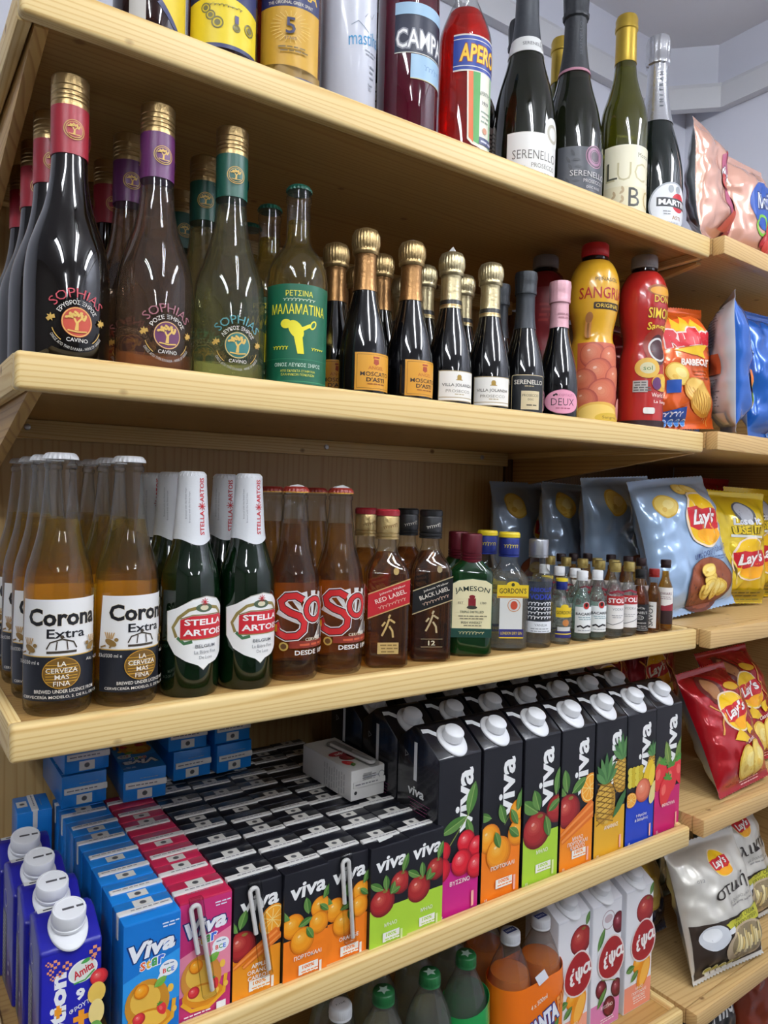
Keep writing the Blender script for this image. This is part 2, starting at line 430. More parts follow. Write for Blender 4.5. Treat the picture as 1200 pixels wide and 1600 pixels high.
def pine_pic(a, cx, cy, r):
    a.ell(cx, cy, r * .72, r, 'b98a2e'); a.ell(cx - r * .1, cy + r * .1, r * .55, r * .8, 'd8ae4a')
    for i in range(-3, 4):
        a.stroke([(cx - r * .6, cy + i * r * .26 - r * .2), (cx + r * .6, cy + i * r * .26 + r * .2)], r * .05, '7d5a1c')
        a.stroke([(cx - r * .6, cy + i * r * .26 + r * .2), (cx + r * .6, cy + i * r * .26 - r * .2)], r * .05, '7d5a1c')
    for k in range(7): a.leaf(cx, cy + r * .85, r * (1.5 - abs(k - 3) * .16), r * .3, 90 + (k - 3) * 17, '3d6b3a' if k % 2 else '55834a', None)
def carrot_pic(a, x0, y0, x1, y1, wd):
    dx, dy = x1 - x0, y1 - y0; l = math.hypot(dx, dy); nx, ny = -dy / l * wd / 2, dx / l * wd / 2
    a.poly([(x0 + nx * .5, y0 + ny * .5), (x1 + nx, y1 + ny), (x1 + dx * .06, y1 + dy * .06), (x1 - nx, y1 - ny), (x0 - nx * .5, y0 - ny * .5)], 'dd6f22')
    a.stroke([(x0, y0), (x1, y1)], wd * .25, 'ee9347')
def slice_pic(a, cx, cy, r, rot=0):
    a.ell(cx, cy, r, r * .86, 'e8901c', rot); a.ell(cx, cy, r * .9, r * .76, 'f7d98a', rot); a.ell(cx, cy, r * .82, r * .69, 'f2a42c', rot)
    for k in range(5):
        t = math.radians(rot + k * 36); a.stroke([(cx - r * .8 * math.cos(t), cy - r * .68 * math.sin(t)), (cx + r * .8 * math.cos(t), cy + r * .68 * math.sin(t))], r * .05, 'f7d98a')
def art_mesh(name, art, mapf, cut=3.0, cutv=None, base=0.25, step=0.07, thick=True):
    """lay the artwork on a surface; every shape is cut on a grid first so that it follows the curve"""
    bm = bmesh.new()
    for k, (vs_, fs, mi) in enumerate(art.layers):
        vv = [bm.verts.new((x, y, base + k * step)) for x, y in vs_]
        for f in fs:
            try: fc = bm.faces.new([vv[i] for i in f]); fc.material_index = mi
            except ValueError: pass
    bmesh.ops.triangulate(bm, faces=[f for f in bm.faces if len(f.verts) > 4])
    xs = [v.co.x for v in bm.verts]; ys = [v.co.y for v in bm.verts]
    if cut:
        x = math.ceil(min(xs) / cut) * cut + 1e-3
        while x < max(xs):
            bmesh.ops.bisect_plane(bm, geom=bm.verts[:] + bm.edges[:] + bm.faces[:], plane_co=(x, 0, 0), plane_no=(1, 0, 0), dist=1e-5); x += cut
    if cutv:
        y = math.ceil(min(ys) / cutv) * cutv + 1e-3
        while y < max(ys):
            bmesh.ops.bisect_plane(bm, geom=bm.verts[:] + bm.edges[:] + bm.faces[:], plane_co=(0, y, 0), plane_no=(0, 1, 0), dist=1e-5); y += cutv
    bm.normal_update()
    for f in bm.faces:
        if f.normal.z < 0: f.normal_flip()
    for v in bm.verts: v.co = mapf(v.co.x, v.co.y, v.co.z)
    me = bpy.data.meshes.new(name); bm.to_mesh(me); bm.free()
    for m in art.mats: me.materials.append(m)
    me.shade_smooth() if hasattr(me, 'shade_smooth') else None
    me.set_sharp_from_angle(angle=math.radians(35))
    return me
def cyl_map(R, z0=0.0):
    """wrap on to a bottle; R is a radius in m or a function of height"""
    def f(u, v, h):
        z = z0 + v / 1000; r = R(z) if callable(R) else R; a = u / 1000 / max(r, 1e-4); rr = r + h / 1000
        return Vector((rr * math.sin(a), -rr * math.cos(a), z))
    return f
def flat_map(y, z0=0.0, x0=0.0):
    return lambda u, v, h: Vector((x0 + u / 1000, y - h / 1000, z0 + v / 1000))
def top_map(z, y0=0.0):
    return lambda u, v, h: Vector((u / 1000, y0 + v / 1000, z + h / 1000))
def left_map(x, z0=0.0):
    return lambda u, v, h: Vector((x - h / 1000, -u / 1000, z0 + v / 1000))
def prof_r(prof):
    def R(z):
        for (ra, za), (rb, zb) in zip(prof, prof[1:]):
            if za <= z <= zb and zb > za: return ra + (rb - ra) * (z - za) / (zb - za)
        return prof[-1][0]
    return R
# ------------------------------------------------------------------ the room
WALL = P('dcdee9', 0.7, 0, 0.3); CEILM = P('ececf0', 0.75, 0, 0.3); TRIM = P('cfd0d4', 0.45, 0, 0.4)
FLOORM = P('4c4844', 0.35, 0, 0.5, bump=(30, 0.05))
DIMW = P('7a7672', 0.7, 0, 0.3)
WX0, WX1, WY0, WY1 = -2.2, 1.607, -4.0, 0.46
struct(box('floor', WX0 - .1, WX1 + .1, WY0 - .1, WY1 + .1, -0.1, 0.0, FLOORM))
struct(box('ceiling', WX0 - .1, WX1 + .1, WY0 - .1, WY1 + .1, CEIL, CEIL + .1, CEILM))
struct(box('wall_back', WX0 - .1, WX1 + .1, WY1, WY1 + .1, 0, CEIL, WALL))
struct(box('wall_right', WX1, WX1 + .1, WY0, WY1, 0, CEIL, WALL))
struct(box('wall_left', WX0 - .1, WX0, WY0, WY1, 0, CEIL, DIMW))
struct(box('wall_front', WX0, WX1, WY0 - .1, WY0, 0, CEIL, DIMW))
# boxed-in corner and the cable duct running round under the ceiling
struct(prism('trim_corner', [(WX1 - .085, WY1), (WX1, WY1 - .085), (WX1, WY1)], 'z', 2.425, CEIL, WALL))
bm = bmesh.new()
path = [(WX0, WY1), (WX1 - .10, WY1), (WX1, WY1 - .10), (WX1, WY0)]; inner = [(WX0, WY1 - .022), (WX1 - .108, WY1 - .022), (WX1 - .022, WY1 - .108), (WX1 - .022, WY0)]
inner2 = [(WX0, WY1 - .014), (WX1 - .105, WY1 - .014), (WX1 - .014, WY1 - .105), (WX1 - .014, WY0)]
for i in range(3):
    sec = []
    for j in (i, i + 1):
        sec.append([(path[j][0], path[j][1], 2.362), (inner[j][0], inner[j][1], 2.362), (inner[j][0], inner[j][1], 2.412), (inner2[j][0], inner2[j][1], 2.425), (path[j][0], path[j][1], 2.425)])
    A = [bm.verts.new(p) for p in sec[0]]; B = [bm.verts.new(p) for p in sec[1]]
    for k in range(5): bm.faces.new((A[k], A[(k + 1) % 5], B[(k + 1) % 5], B[k]))
    bm.faces.new(A); bm.faces.new(list(reversed(B)))
struct(link('trim_cable_duct', bm_mesh('trim_cable_duct', bm, [TRIM], smooth=False)))
# fluorescent ceiling lights
def emis(name, c, s):
    m, nt, out = nodes(name); e = nt.nodes.new('ShaderNodeEmission'); e.inputs[0].default_value = c; e.inputs[1].default_value = s
    nt.links.new(e.outputs[0], out.inputs[0]); return m
TUBEM = emis('lit_tube', (0.945, 0.985, 1.04, 1), TUBE_POWER)
lampbody = P('e6e6e6', 0.4)
wherelamp = ['above the left end of the shelves', 'above the middle of the shelves', 'by the right wall near the shelves', 'at the far left of the shop', 'at the far right of the shop']
for (lx, ly), wl in zip(TUBES, wherelamp):
    ty = min(lx, WX1 - .25)
    t = thing('ceiling_light', 'white twin tube ceiling light ' + wl, 'ceiling light', (ty, ly, CEIL - 0.001), 0, 'twin tube ceiling lights')
    box('housing', -.09, .09, -.62, .62, -.035, 0, lampbody, t, .006)
    for s in (-1, 1):
        link('tube', tube_mesh('tube', [(s * .05, -.59, -.058), (s * .05, .59, -.058)], .014, TUBEM, 12), t)
        for e in (-1, 1): box('tube_holder', s * .05 - .014, s * .05 + .014, e * .605 - .012, e * .605 + .012, -.075, -.034, lampbody, t, .003)

# ------------------------------------------------------------------ the wooden shelving
ZA, ZB, ZC, ZD, ZE = 1.8255, 1.5142, 1.1967, 0.8738, 0.5700     # top of the raised rims
DA, DB, DC, DD, DE = (z - .008 for z in (ZA, ZB, ZC, ZD, ZE))    # the boards the goods stand on
BACK = .442
def shelf(z, name_label, gusset):
    t = thing('wall_shelf', name_label, 'shelf', (0, 0, z), 0, 'pine shelves of the drinks unit')
    box('shelf_board', .012, .988, .016, BACK, -.022, -.008, DECK, t)
    bm = bmesh.new(); box_bm(bm, 0, 1.0, 0, .016, -.033, 0, .0045, 3)
    link('front_rim', bm_mesh('front_rim', bm, [PINE_X]), t)
    for x in (0, .988): box('side_rim', x, x + .012, .016, BACK, -.033, 0, PINE_Y, t, .003)
    box('back_rail', .012, .978, BACK - .02, BACK - .001, -.0485, -.0225, PINE_X, t, .001)
    if gusset:
        for x in (.0145,):
            g = prism('gusset', [(.022, -.0225), (BACK - .021, -.0225), (BACK - .021, -.115), (BACK - .06, -.115), (.022, -.030)], 'x', x, x + .0115, GUSS, t, .0006)
        for x, zz in ((.075, -.0335), (.545, -.0335), (.905, -.0335)):
            s = link('screw', lathe('screw', [(0, 0), (.0045, 0), (.004, .002), (.0018, .0028), (0, .0022)], STEEL, 14), t)
            s.location = (x, BACK - .021, zz); s.rotation_euler = (math.pi / 2, 0, 0)
    return t
shelf(ZA, 'topmost pine shelf carrying the big spirit and sparkling wine bottles', True)
shelf(ZB, 'second pine shelf from the top, under the wine and sangria bottles', True)
shelf(ZC, 'third pine shelf from the top, under the beer and miniature bottles', False)
shelf(ZD, 'fourth pine shelf from the top, under the black juice cartons', False)
shelf(ZE, 'lowest pine shelf in view, under the soft drink bottles and white cartons', False)
t = thing('back_panel', 'pale plywood back panel behind the drinks shelves', 'panel', (0, BACK + .001, 0))
box('panel_board', 0.0, .985, 0, .010, .2, ZA - .01, PLY, t)
# corner unit to the right
CX0, CY0, CX1 = 1.0055, -.02, 1.575
def cshelf(z, lab, gusset, th=.030):
    t = thing('corner_shelf', lab, 'shelf', (0, 0, z), 0, 'older pine shelves of the snack unit')
    dy = (CX1 - CX0) * .045
    prism('shelf_board', [(CX0, CY0 + .022), (CX1, CY0 + dy + .022), (CX1, BACK - .002), (CX0, BACK - .002)], 'z', -th + .004, -.0004, CPINE_X, t)
    prism('front_edging', [(CX0, CY0), (CX1, CY0 + dy), (CX1, CY0 + dy + .0215), (CX0, CY0 + .0215)], 'z', -th, 0, CPINE_X, t, .003)
    if gusset: prism('gusset', [(.03, -th), (BACK - .003, -th), (BACK - .003, -.088), (BACK - .03, -.088), (.03, -th - .004)], 'x', CX0 + .003, CX0 + .016, GUSS, t, .0006)
    return t
CA, CB, CC, CD, CE, CF = (EYE + v for v in (.4255, .1155, -.2035, -.510, -.829, -1.16))
cshelf(CA, 'top shelf of the snack unit beside the silver-necked bottle', True)
cshelf(CB, 'snack unit shelf under the orange and dark blue crisp bags', True)
cshelf(CC, 'snack unit shelf under the light blue and yellow crisp bags', False)
cshelf(CD, 'snack unit shelf under the shiny red crisp bags', False)
cshelf(CE, 'snack unit shelf under the white and brown crisp bags', False)
cshelf(CF, 'lowest snack unit shelf under the black crisp bag', False)
t = thing('back_panel', 'dark stained plywood back panel behind the crisp bags', 'panel', (0, BACK + .001, 0))
box('panel_board', .992, 1.58, 0, .010, .2, CA - .035, wood('dark_plywood', 'z', light='7d5d38', dark='62462a', fine=.4, knots=False, seed=9.1), t)
t = thing('side_panel', 'plywood end panel at the right of the snack unit', 'panel', (1.585, 0, 0))
box('panel_board', -.006, .006, .03, BACK - .002, .02, CA - .035, CPINE_Y, t)
# ------------------------------------------------------------------ bottles
GOLD = foil('b09668'); COPPER = foil('8f6a42'); PALEGOLD = foil('c0b28c'); SILVER = foil('c9cbd0', .25); REDB = P('9a2230', .4); PURP = P('5a2358', .4); DGREEN = P('0f4a3c', .4)
def rest(shape, part, me, root): return link(part, me, root)
def crown(root, z, r=.0148, mat=None, name='crown_cap', h=.0062):
    """pleated metal crown cap"""
    v, f = [], []; n = 84
    for rr, zz in ((r * .86, 0.0), (r * 1.03, 0.0), (r * 1.0, h * .4), (r * .9, h * .85), (r * .78, h), (0, h)):
        for k in range(n):
            wv = 1 + (.045 * math.cos(21 * 2 * math.pi * k / n) if zz < h * .5 and rr > r * .9 else 0)
            a = 2 * math.pi * k / n; v.append((rr * wv * math.cos(a), rr * wv * math.sin(a), z + zz))
    for i in range(5):
        for k in range(n): f.append((i * n + k, i * n + (k + 1) % n, (i + 1) * n + (k + 1) % n, (i + 1) * n + k))
    f.append(tuple(reversed(range(n))))
    link(name, mesh_from(name, v, f, [mat or WHITE], None, True, 50), root)
def screwcap(name, r, z0, z1, mat, rings=3):
    p = [(0, z0), (r, z0)]
    for i in range(rings):
        a = z0 + (z1 - z0) * (.08 + .3 * i / max(rings, 1)); d = (z1 - z0) * .035
        p += [(r, a), (r * .93, a + d * .5), (r * .93, a + d), (r, a + d * 1.5)]
    p += [(r, z1 - .0025), (r * .96, z1 - .0006), (r * .86, z1), (0, z1)]
    return lathe(name, p, mat, 32, 30)
def ribcap(name, r, z0, z1, mat, n=36, top=None):
    """plastic screw cap with grip ribs"""
    p = [(0, z0), (r, z0), (r, z0 + .0018), (r * .97, z0 + .0026), (r, z0 + .0034), (r * .985, z1 - .002), (r * .9, z1), (0, z1)]
    return lathe(name, p, mat, n * 4, 60, (n, .022, z0 + .003, z1 - .0025))
def inner(prof, wall, zbot, ztop):
    R = prof_r(prof); zs = [zbot + (ztop - zbot) * i / 36 for i in range(37)]
    pts = [(max(R(z) - wall, .002), z) for z in zs]
    pts[0] = (pts[0][0] * .93, zbot)
    return [(0, zbot)] + pts + [(0, ztop)]
def dark_bottle(name, label, prof, mat, group=None, seg=44):
    t = thing(name, label, 'bottle', (0, 0, 0), 0, group)
    link('bottle_glass', lathe('bottle_glass', prof, mat, seg), t); return t
def clear_bottle(name, label, prof, shell, liq, ztop, wall=.0016, seg=44, zb=.006):
    t = thing(name, label, 'bottle')
    link('bottle_glass', lathe('bottle_glass', prof, shell, seg), t)
    if liq: link('liquid', lathe('liquid', inner(prof, wall, zb, ztop), liq, seg), t)
    return t

# --- still wines with the tree emblem: red, rose, white
SOPH = [(0, .004), (.025, .0), (.034, .0), (.0372, .004)] + cr([(.0375, .06), (.0372, .088), (.0345, .112), (.0285, .132), (.0215, .153), (.0172, .176), (.0155, .2)], 5) + [(.0153, .262), (0, .262)]
def tree_art(a, cx, cy, r, disc, gold='d9b35c'):
    a.ell(cx, cy, r, r, disc, 0, 32); a.ring(cx, cy, r * .97, r * .06, gold)
    a.stroke([(cx - r * .1, cy - r * .55), (cx - r * .03, cy - r * .1), (cx - r * .2, cy + r * .25)], r * .13, gold)
    a.stroke([(cx + r * .02, cy - r * .55), (cx + r * .03, cy), (cx + r * .3, cy + r * .3)], r * .12, gold)
    for k in range(15):
        t = math.radians(20 + k * 140 / 14 * 1.0); q = r * (.45 + .25 * ((k * 7) % 3) / 2)
        a.ell(cx + q * math.cos(t), cy + r * .08 + q * .8 * math.sin(t), r * .12, r * .09, gold, k * 40, 8)
    a.stroke([(cx - r * .6, cy - r * .58), (cx, cy - r * .66), (cx + r * .6, cy - r * .58)], r * .09, gold)
def soph(name, label, glassy, word, wcol, disc, band, liq=None, back=None, word2='ΕΡΥΘΡΟΣ ΞΗΡΟΣ'):
    if liq:
        t = clear_bottle(name, label, SOPH, CLEAR, liq, .192)
    else:
        t = dark_bottle(name, label, SOPH, glassy)
    p = [(0, .243), (.0166, .243)]
    for z in (.2465, .2505, .2545): p += [(.0166, z), (.0159, z + .0008), (.0159, z + .0014), (.0167, z + .0022)]
    p += [(.0167, .2605), (.0162, .2612), (.0167, .2618), (.0167, .2705), (.0155, .272), (0, .272)]
    link('screw_cap', lathe('screw_cap', p, GOLD, 36, 30), t)
    nb = link('neck_band', lathe('neck_band', [(0, .199), (.0165, .199), (.0166, .243), (0, .243)], band, 36, 30), t)
    a = Art()
    for k in range(3):
        x = (k - 1) * 34; a.ring(x, 0, 9, .7, 'c9a352'); tree_art(a, x, 0, 7.5, band)
    link('neck_emblem', art_mesh('neck_emblem', a, cyl_map(.0166, .2205), 2.5, None, .15, .05), nb)
    a = Art()
    tree_art(a, 0, 42, 13.5, disc)
    a.text('SOPHIAS', 0, 68, 8.5, wcol, 50, .0, 0, 0, 27); a.text(word2, 0, 59.5, 4, 'd8d4cc', 38, .01, 0, 0, 18)
    a.text('CAVINO', 0, 25.8, 3.6, 'd8d4cc', 18, .01)
    a.ring(0, 42, 22, .7, 'c9a352', 26, 198, 232); a.ring(0, 42, 22, .7, 'c9a352', 26, 308, 342)
    a.text('ΟΙΝΟΣ ΑΠΟ ΤΗΝ ΕΛΛΑΔΑ - WINE OF GREECE', 0, 17.5, 2.6, 'c9c6be', 52, 0, 0, 0, -24)
    for s in (-1, 1):
        pts = []
        for k in range(14):
            q = math.pi * k / 7 + math.pi / 2; r_ = (4.2 if k % 2 == 0 else 2.0); pts.append((s * 22 + r_ * math.cos(q), 44.5 + r_ * math.sin(q)))
        a.poly(pts, 'c9a352')
    link('printed_label', art_mesh('printed_label', a, cyl_map(prof_r(SOPH[3:]), 0), 2.5, 2.5, .15, .05), t)
    if back:
        a = Art(); a.rect(-42, 6, 42, 34, back)
        me = art_mesh('back_label', a, cyl_map(.0375, 0), 3); o = link('back_label', me, t); o.rotation_euler = (0, 0, math.radians(172))
    return t
soph_red = soph('wine_bottle', '', BROWNBLACK, '', 'b5444e', 'b8442f', REDB)
soph_rose = soph('wine_bottle', '', None, '', '96606a', '5d2850', PURP, liquid('ead8ca', .10, 'a08878', 1.32, thru=.55), 'e0a860', 'ΡΟΖΕ ΞΗΡΟΣ')
soph_white = soph('wine_bottle', '', None, '', '4f8f92', '2a6b66', DGREEN, liquid('eeedd4', .10, 'a8a688', 1.32, thru=.55), 'dfe0b0', 'ΛΕΥΚΟΣ ΞΗΡΟΣ')
G = 'still wine bottles with tree emblem'
place(soph_red, (.052, .060, DB), 2, 'dark red wine bottle with bright red neck band, front of the left column', G)
for y, n in ((.142, 'second'), (.221, 'third'), (.300, 'fourth')): place(soph_red, (.0505, y, DB), -6 + y * 30, n + ' dark bottle back in the leftmost red-banded wine column', G)
place(soph_rose, (.134, .060, DB), 2, 'clear rosé wine bottle with bright purple neck band, front of its column', G)
place(soph_rose, (.1285, .140, DB), -4, 'rosé wine bottle with purple band just behind the front purple-banded one', G)
place(soph_red, (.127, .219, DB), 8, 'dark red-banded wine bottle standing third behind the purple-banded bottles', G)
place(soph_red, (.129, .298, DB), 3, 'dark red-banded wine bottle standing last behind the purple-banded bottles', G)
place(soph_white, (.212, .058, DB), -8, 'clear white wine bottle with green neck band, front of its column', G)
place(soph_white, (.2135, .140, DB), -16, 'white wine bottle with green band directly behind the front green-banded one', G)
place(soph_white, (.2235, .249, DB), 0, 'white wine bottle with green band at the back of its column', G)

# --- retsina in a crown-capped clear bottle
MAL = [(0, .004), (.025, 0), (.031, 0), (.0338, .004), (.034, .124)] + cr([(.0338, .128), (.0315, .143), (.024, .158), (.016, .168), (.0133, .178)], 5) + [(.0128, .217), (.0142, .2185), (.0142, .2235), (.0128, .225), (.0128, .2305), (0, .2305)]
t = clear_bottle('retsina_bottle', '', MAL, CLEAR, liquid('e8dc98', .12, 'a89c5c', 1.33, thru=.5), .196)
crown(t, .229, .0140, P('0e4436', .35))
a = Art(); a.rect(-44, 12, 44, 119, '0f5a40'); a.rect(-44, 14, 44, 14.8, '3d8a5e'); a.rect(-44, 38, 44, 38.6, '2d7a56')
a.text('ΡΕΤΣΙΝΑ', 0, 109, 6, 'e5dc4a', 30, .015); a.script(0, 102, 36, 4, 'cfd8b8', 9, 3, .6)
a.text('ΜΑΛΑΜΑΤΙΝΑ', 0, 92, 11, 'f0e436', 64, .02, 0, 0, None)
# yellow emblem: horn, round shapes (no figure)
a.ell(-14, 76, 6, 5, 'f0e436'); a.ell(-3, 70, 7, 11, 'f0e436', 35); a.poly([(0, 66), (14, 74), (12, 77), (-2, 70)], 'f0e436'); a.ell(16, 76, 3.4, 5.4, 'f0e436', -30); a.ell(16, 76, 2, 3.6, '0f5a40', -30)
a.poly([(-5, 62), (4, 62), (6, 44), (-1, 44)], 'f0e436')
a.script(-20, 50, 18, 4, 'f0e436', 5, 5, .7); a.script(22, 50, 16, 3, 'f0e436', 5, 6, .7)
a.text('ΟΙΝΟΣ ΛΕΥΚΟΣ ΞΗΡΟΣ', 0, 32, 4, 'cfe0d0', 52, .01); a.text('ΑΠΟ ΕΚΛΕΚΤΑ ΣΤΑΦΥΛΙΑ', 0, 25.5, 2.6, 'e5dc4a', 38); a.text('ΕΛΛΗΝΙΚΩΝ ΠΟΙΚΙΛΙΩΝ', 0, 21.5, 2.6, 'e5dc4a', 36)
link('front_label', art_mesh('front_label', a, cyl_map(.0341), 3), t)
a = Art(); a.rect(-30, 14, 30, 100, 'e5d84a'); o = link('back_label', art_mesh('back_label', a, cyl_map(.0341), 3), t); o.rotation_euler = (0, 0, math.radians(178))
G = 'crown-capped white wine bottles'
ret = t
place(ret, (.293, .060, DB), -23, 'clear wine bottle with big green label and green crown cap, front one', G)
place(ret, (.2915, .131, DB), -30, 'green crown-capped clear wine bottle just behind the green-labelled front bottle', G)
place(ret, (.298, .202, DB), -20, 'green crown-capped clear wine bottle third behind the green-labelled front bottle', G)

# --- quarter bottles of sparkling wine
SPK = [(0, .004), (.022, 0), (.027, 0), (.0292, .004), (.0295, .03)] + cr([(.0293, .055), (.0275, .073), (.0232, .095), (.0175, .117), (.0138, .135), (.0125, .150)], 5) + [(.0122, .175), (0, .175)]
def spark(label, capm, neckm, bands=None, knob=True, foilz=.133, dark=BLACKGLASS):
    t = dark_bottle('sparkling_wine_bottle', label, SPK, dark)
    R = prof_r(SPK); zs = [foilz + (.182 - foilz) * i / 12 for i in range(13)]
    p = [(0, foilz)] + [(R(min(z, .175)) + .0007 + (.0012 if z > .176 else 0), z) for z in zs]
    nm = lathe('neck_foil', p + [(0, .182)], neckm, 40, 40); link('neck_foil', nm, t)
    if knob:
        k = [(0, .176), (.0145, .176), (.0158, .178), (.0160, .1805), (.0152, .182), (.0160, .184), (.0170, .190), (.0166, .1985), (.0138, .2045), (.0085, .207), (0, .2072)]
        link('foil_cap', lathe('foil_cap', k, capm, 144, 50, (28, .02, .183, .2)), t)
    else:
        k = [(0, .176), (.0148, .176), (.0152, .180), (.0146, .182), (.0150, .192), (.0158, .200), (.0150, .2062), (.009, .208), (0, .208)]
        link('foil_cap', lathe('foil_cap', k, capm, 60, 50, (18, .014, .182, .2)), t)
    for z0, z1, m in bands or []:
        link('neck_band', lathe('neck_band', [(0, z0), (R(z0) + .0011, z0), (R(z1) + .0011, z1), (0, z1)], m, 40, 30), t)
    return t
RS = prof_r(SPK)
def sp_label(t, a): link('front_label', art_mesh('front_label', a, cyl_map(RS), 2.5, 4), t)
mosc = spark('', GOLD, COPPER)
a = Art(); a.rect(-26, 14, 26, 58, '2a1a10'); a.rect(-25.5, 14.5, 25.5, 57.5, 'd99a2e'); a.rect(-23, 16.5, 23, 55.5, '5a3a14'); a.rect(-22.6, 16.9, 22.6, 55.1, 'd99a2e')
a.poly([(-3, 50), (3, 50), (3.5, 45), (0, 43), (-3.5, 45)], '9c3a1c'); a.rect(-4, 51, 4, 53, '9c3a1c')
a.text('ANGEL', 0, 40, 4, 'b8641e', 20, .01); a.text('MOSCATO', 0, 33, 5, '2a1a10', 38, .02); a.text("D'ASTI", 0, 26.5, 5, '2a1a10', 24, .02); a.lines(0, 21, 22, 1, 2, 1.3, '9c5a1c')
sp_label(mosc, a)
vil = spark('', PALEGOLD, PALEGOLD, [(.139, .1445, P('171512', .4)), (.1365, .1385, GOLD)], True, .134)
a = Art(); a.rect(-27, 14, 27, 52, 'b5a27a'); a.rect(-26, 15, 26, 51, 'f4f1ea'); a.rect(-26, 18, 26, 19, 'b5a27a')
a.poly([(-3, 41), (3, 41), (3, 45), (1.6, 47), (-1.6, 47), (-3, 45)], 'a58436'); a.rect(-4.5, 40, 4.5, 41, 'a58436'); a.text('VILLA JOLANDA', 0, 33.5, 5, '4b463e', 44, .005); a.text('PROSECCO', 0, 26.5, 3.6, '9c968a', 34, 0); a.lines(0, 22, 12, 1, 2, 1, 'b5a27a')
sp_label(vil, a)
ser = spark('', P('1d2126', .45, .3, bump=(200, .3)), P('24282e', .45, .3), None, False, .128)
a = Art(); a.rrect(-25, 8, 25, 62, 3, 'c9b48a'); a.rrect(-24, 9, 24, 61, 2.6, '16181b'); a.text('SERENELLO', 0, 52, 6, 'e6e0d2', 42, .01); a.lines(0, 46, 14, 1, 2, 1, 'c9b48a'); a.rect(-11, 15, 15, 40, 'd8c7a0'); a.text('PROSECCO', 2, 34, 3.4, '3a342a', 23); a.text('DOC', 2, 28.5, 2.6, '3a342a', 8); a.lines(2, 20, 12, 1, 2, 1.6, '4a4436')
sp_label(ser, a)
PINKF = P('d8a5ae', .4, .2, bump=(220, .25))
pnk = spark('', PINKF, PINKF, None, False, .140)
a = Art(); a.lines(0, 0, 14, 2, 5, 2.2, 'b5808a'); link('neck_print', art_mesh('neck_print', a, cyl_map(.0138, .158), 2.5), pnk)
a = Art(); a.ell(0, 32, 27, 17, 'd98aa4', 0, 36); a.ell(0, 32, 26, 16, 'e8a0b8', 0, 36); a.text('HOSPITALITY', 4, 41, 3.6, 'b5607a', 26, 0); a.ell(-13, 41, 2, 1.4, '2a1a20', 30); a.ell(-10, 42, 2, 1.4, '2a1a20', -30); a.text('DEUX', 0, 31.5, 10, '2e1c24', 34, -.01); a.lines(0, 22, 22, 1, 2, 1.2, 'a04a64')
sp_label(pnk, a)
G = 'small sparkling wine bottles'
place(mosc, (.381, .056, DB), -2, 'small dark sparkling bottle with copper neck and orange label beside the green-labelled bottle', G)
place(mosc, (.379, .121, DB), -20, 'small copper-necked sparkling bottle directly behind the first orange-labelled one', G)
place(mosc, (.389, .186, DB), 5, 'small copper-necked sparkling bottle third behind the first orange-labelled one', G)
place(mosc, (.449, .056, DB), 4, 'second small orange-labelled sparkling bottle from the left, foil cap torn white', G)
place(mosc, (.447, .120, DB), -15, 'small copper-necked sparkling bottle directly behind the second orange-labelled one', G)
place(mosc, (.452, .184, DB), -10, 'small copper-necked sparkling bottle third behind the second orange-labelled one', G)
place(vil, (.513, .056, DB), -13, 'small sparkling bottle with gold cap and white label, left one of the pair', G)
place(vil, (.519, .120, DB), -30, 'gold-capped sparkling bottle directly behind the left white-labelled one', G)
place(vil, (.530, .186, DB), -30, 'gold-capped sparkling bottle third behind the left white-labelled one', G)
place(vil, (.581, .056, DB), -28, 'small sparkling bottle with gold cap and white label, right one of the pair', G)
place(vil, (.588, .120, DB), -38, 'gold-capped sparkling bottle directly behind the right white-labelled one', G)
place(ser, (.647, .056, DB), -28, 'small dark sparkling bottle with matt black foil and black label', G)
place(ser, (.660, .122, DB), -36, 'small black-foiled sparkling bottle behind the black-labelled front one', G)
place(pnk, (.716, .056, DB), -30, 'small dark sparkling bottle with pink foil cap and pink oval label', G)

# --- plastic bottles of sangria
SAN = [(0, .005), (.024, 0), (.031, 0), (.0345, .006)] + cr([(.0348, .03), (.0345, .09), (.033, .125), (.0292, .142), (.030, .156), (.0345, .178), (.0372, .205), (.0358, .232), (.0285, .252), (.021, .2605)], 5) + [(.0195, .262), (.0195, .2655), (.0180, .2665), (.018, .274), (0, .274)]
def sang(label, sleeve, capm, art, R=prof_r(SAN)):
    t = thing('sangria_bottle', label, 'bottle')
    link('bottle_body', lathe('bottle_body', SAN, P('1c0a0c', .08, 0, .5), 48), t)
    zs = [.008 + (.2585 - .008) * i / 50 for i in range(51)]
    link('sleeve', lathe('sleeve', [(R(z) + .0005, z) for z in zs], sleeve, 48), t)
    link('sleeve_print', art_mesh('sleeve_print', art, cyl_map(lambda z: R(z) + .0006), 3, 4), t)
    link('screw_cap', ribcap('screw_cap', .0205, .2665, .287, capm, 40), t)
    return t
SL = lambda h: P(h, .22, 0, .5, .3)
a = Art()
a.text('PEÑASOL', 6, 226, 7, '3a2a18', 38, .0); a.text('SANGRIA', 2, 205, 17, 'a8261e', 78, .02); a.rrect(-14, 181, 34, 191, 2, '2e2016'); a.text('ORIGINAL', 10, 186, 5.6, 'e8c24a', 42, .01)
a.rect(-36, 14, 50, 132, 'c05a3a')
for x, y, r in ((-12, 112, 20), (18, 108, 20), (-2, 84, 24), (26, 78, 20), (-24, 74, 18), (6, 52, 26), (-22, 44, 18)): a.fruit(x, y, r, 'c86848', '9c3c2e', 'd88a68')
a.rrect(-22, 138, -14, 172, 4, 'c98a4a'); a.rect(-19.5, 138, -16.5, 160, '8a5a2e'); a.ell(-18, 168, 5, 8, 'a06a3a')
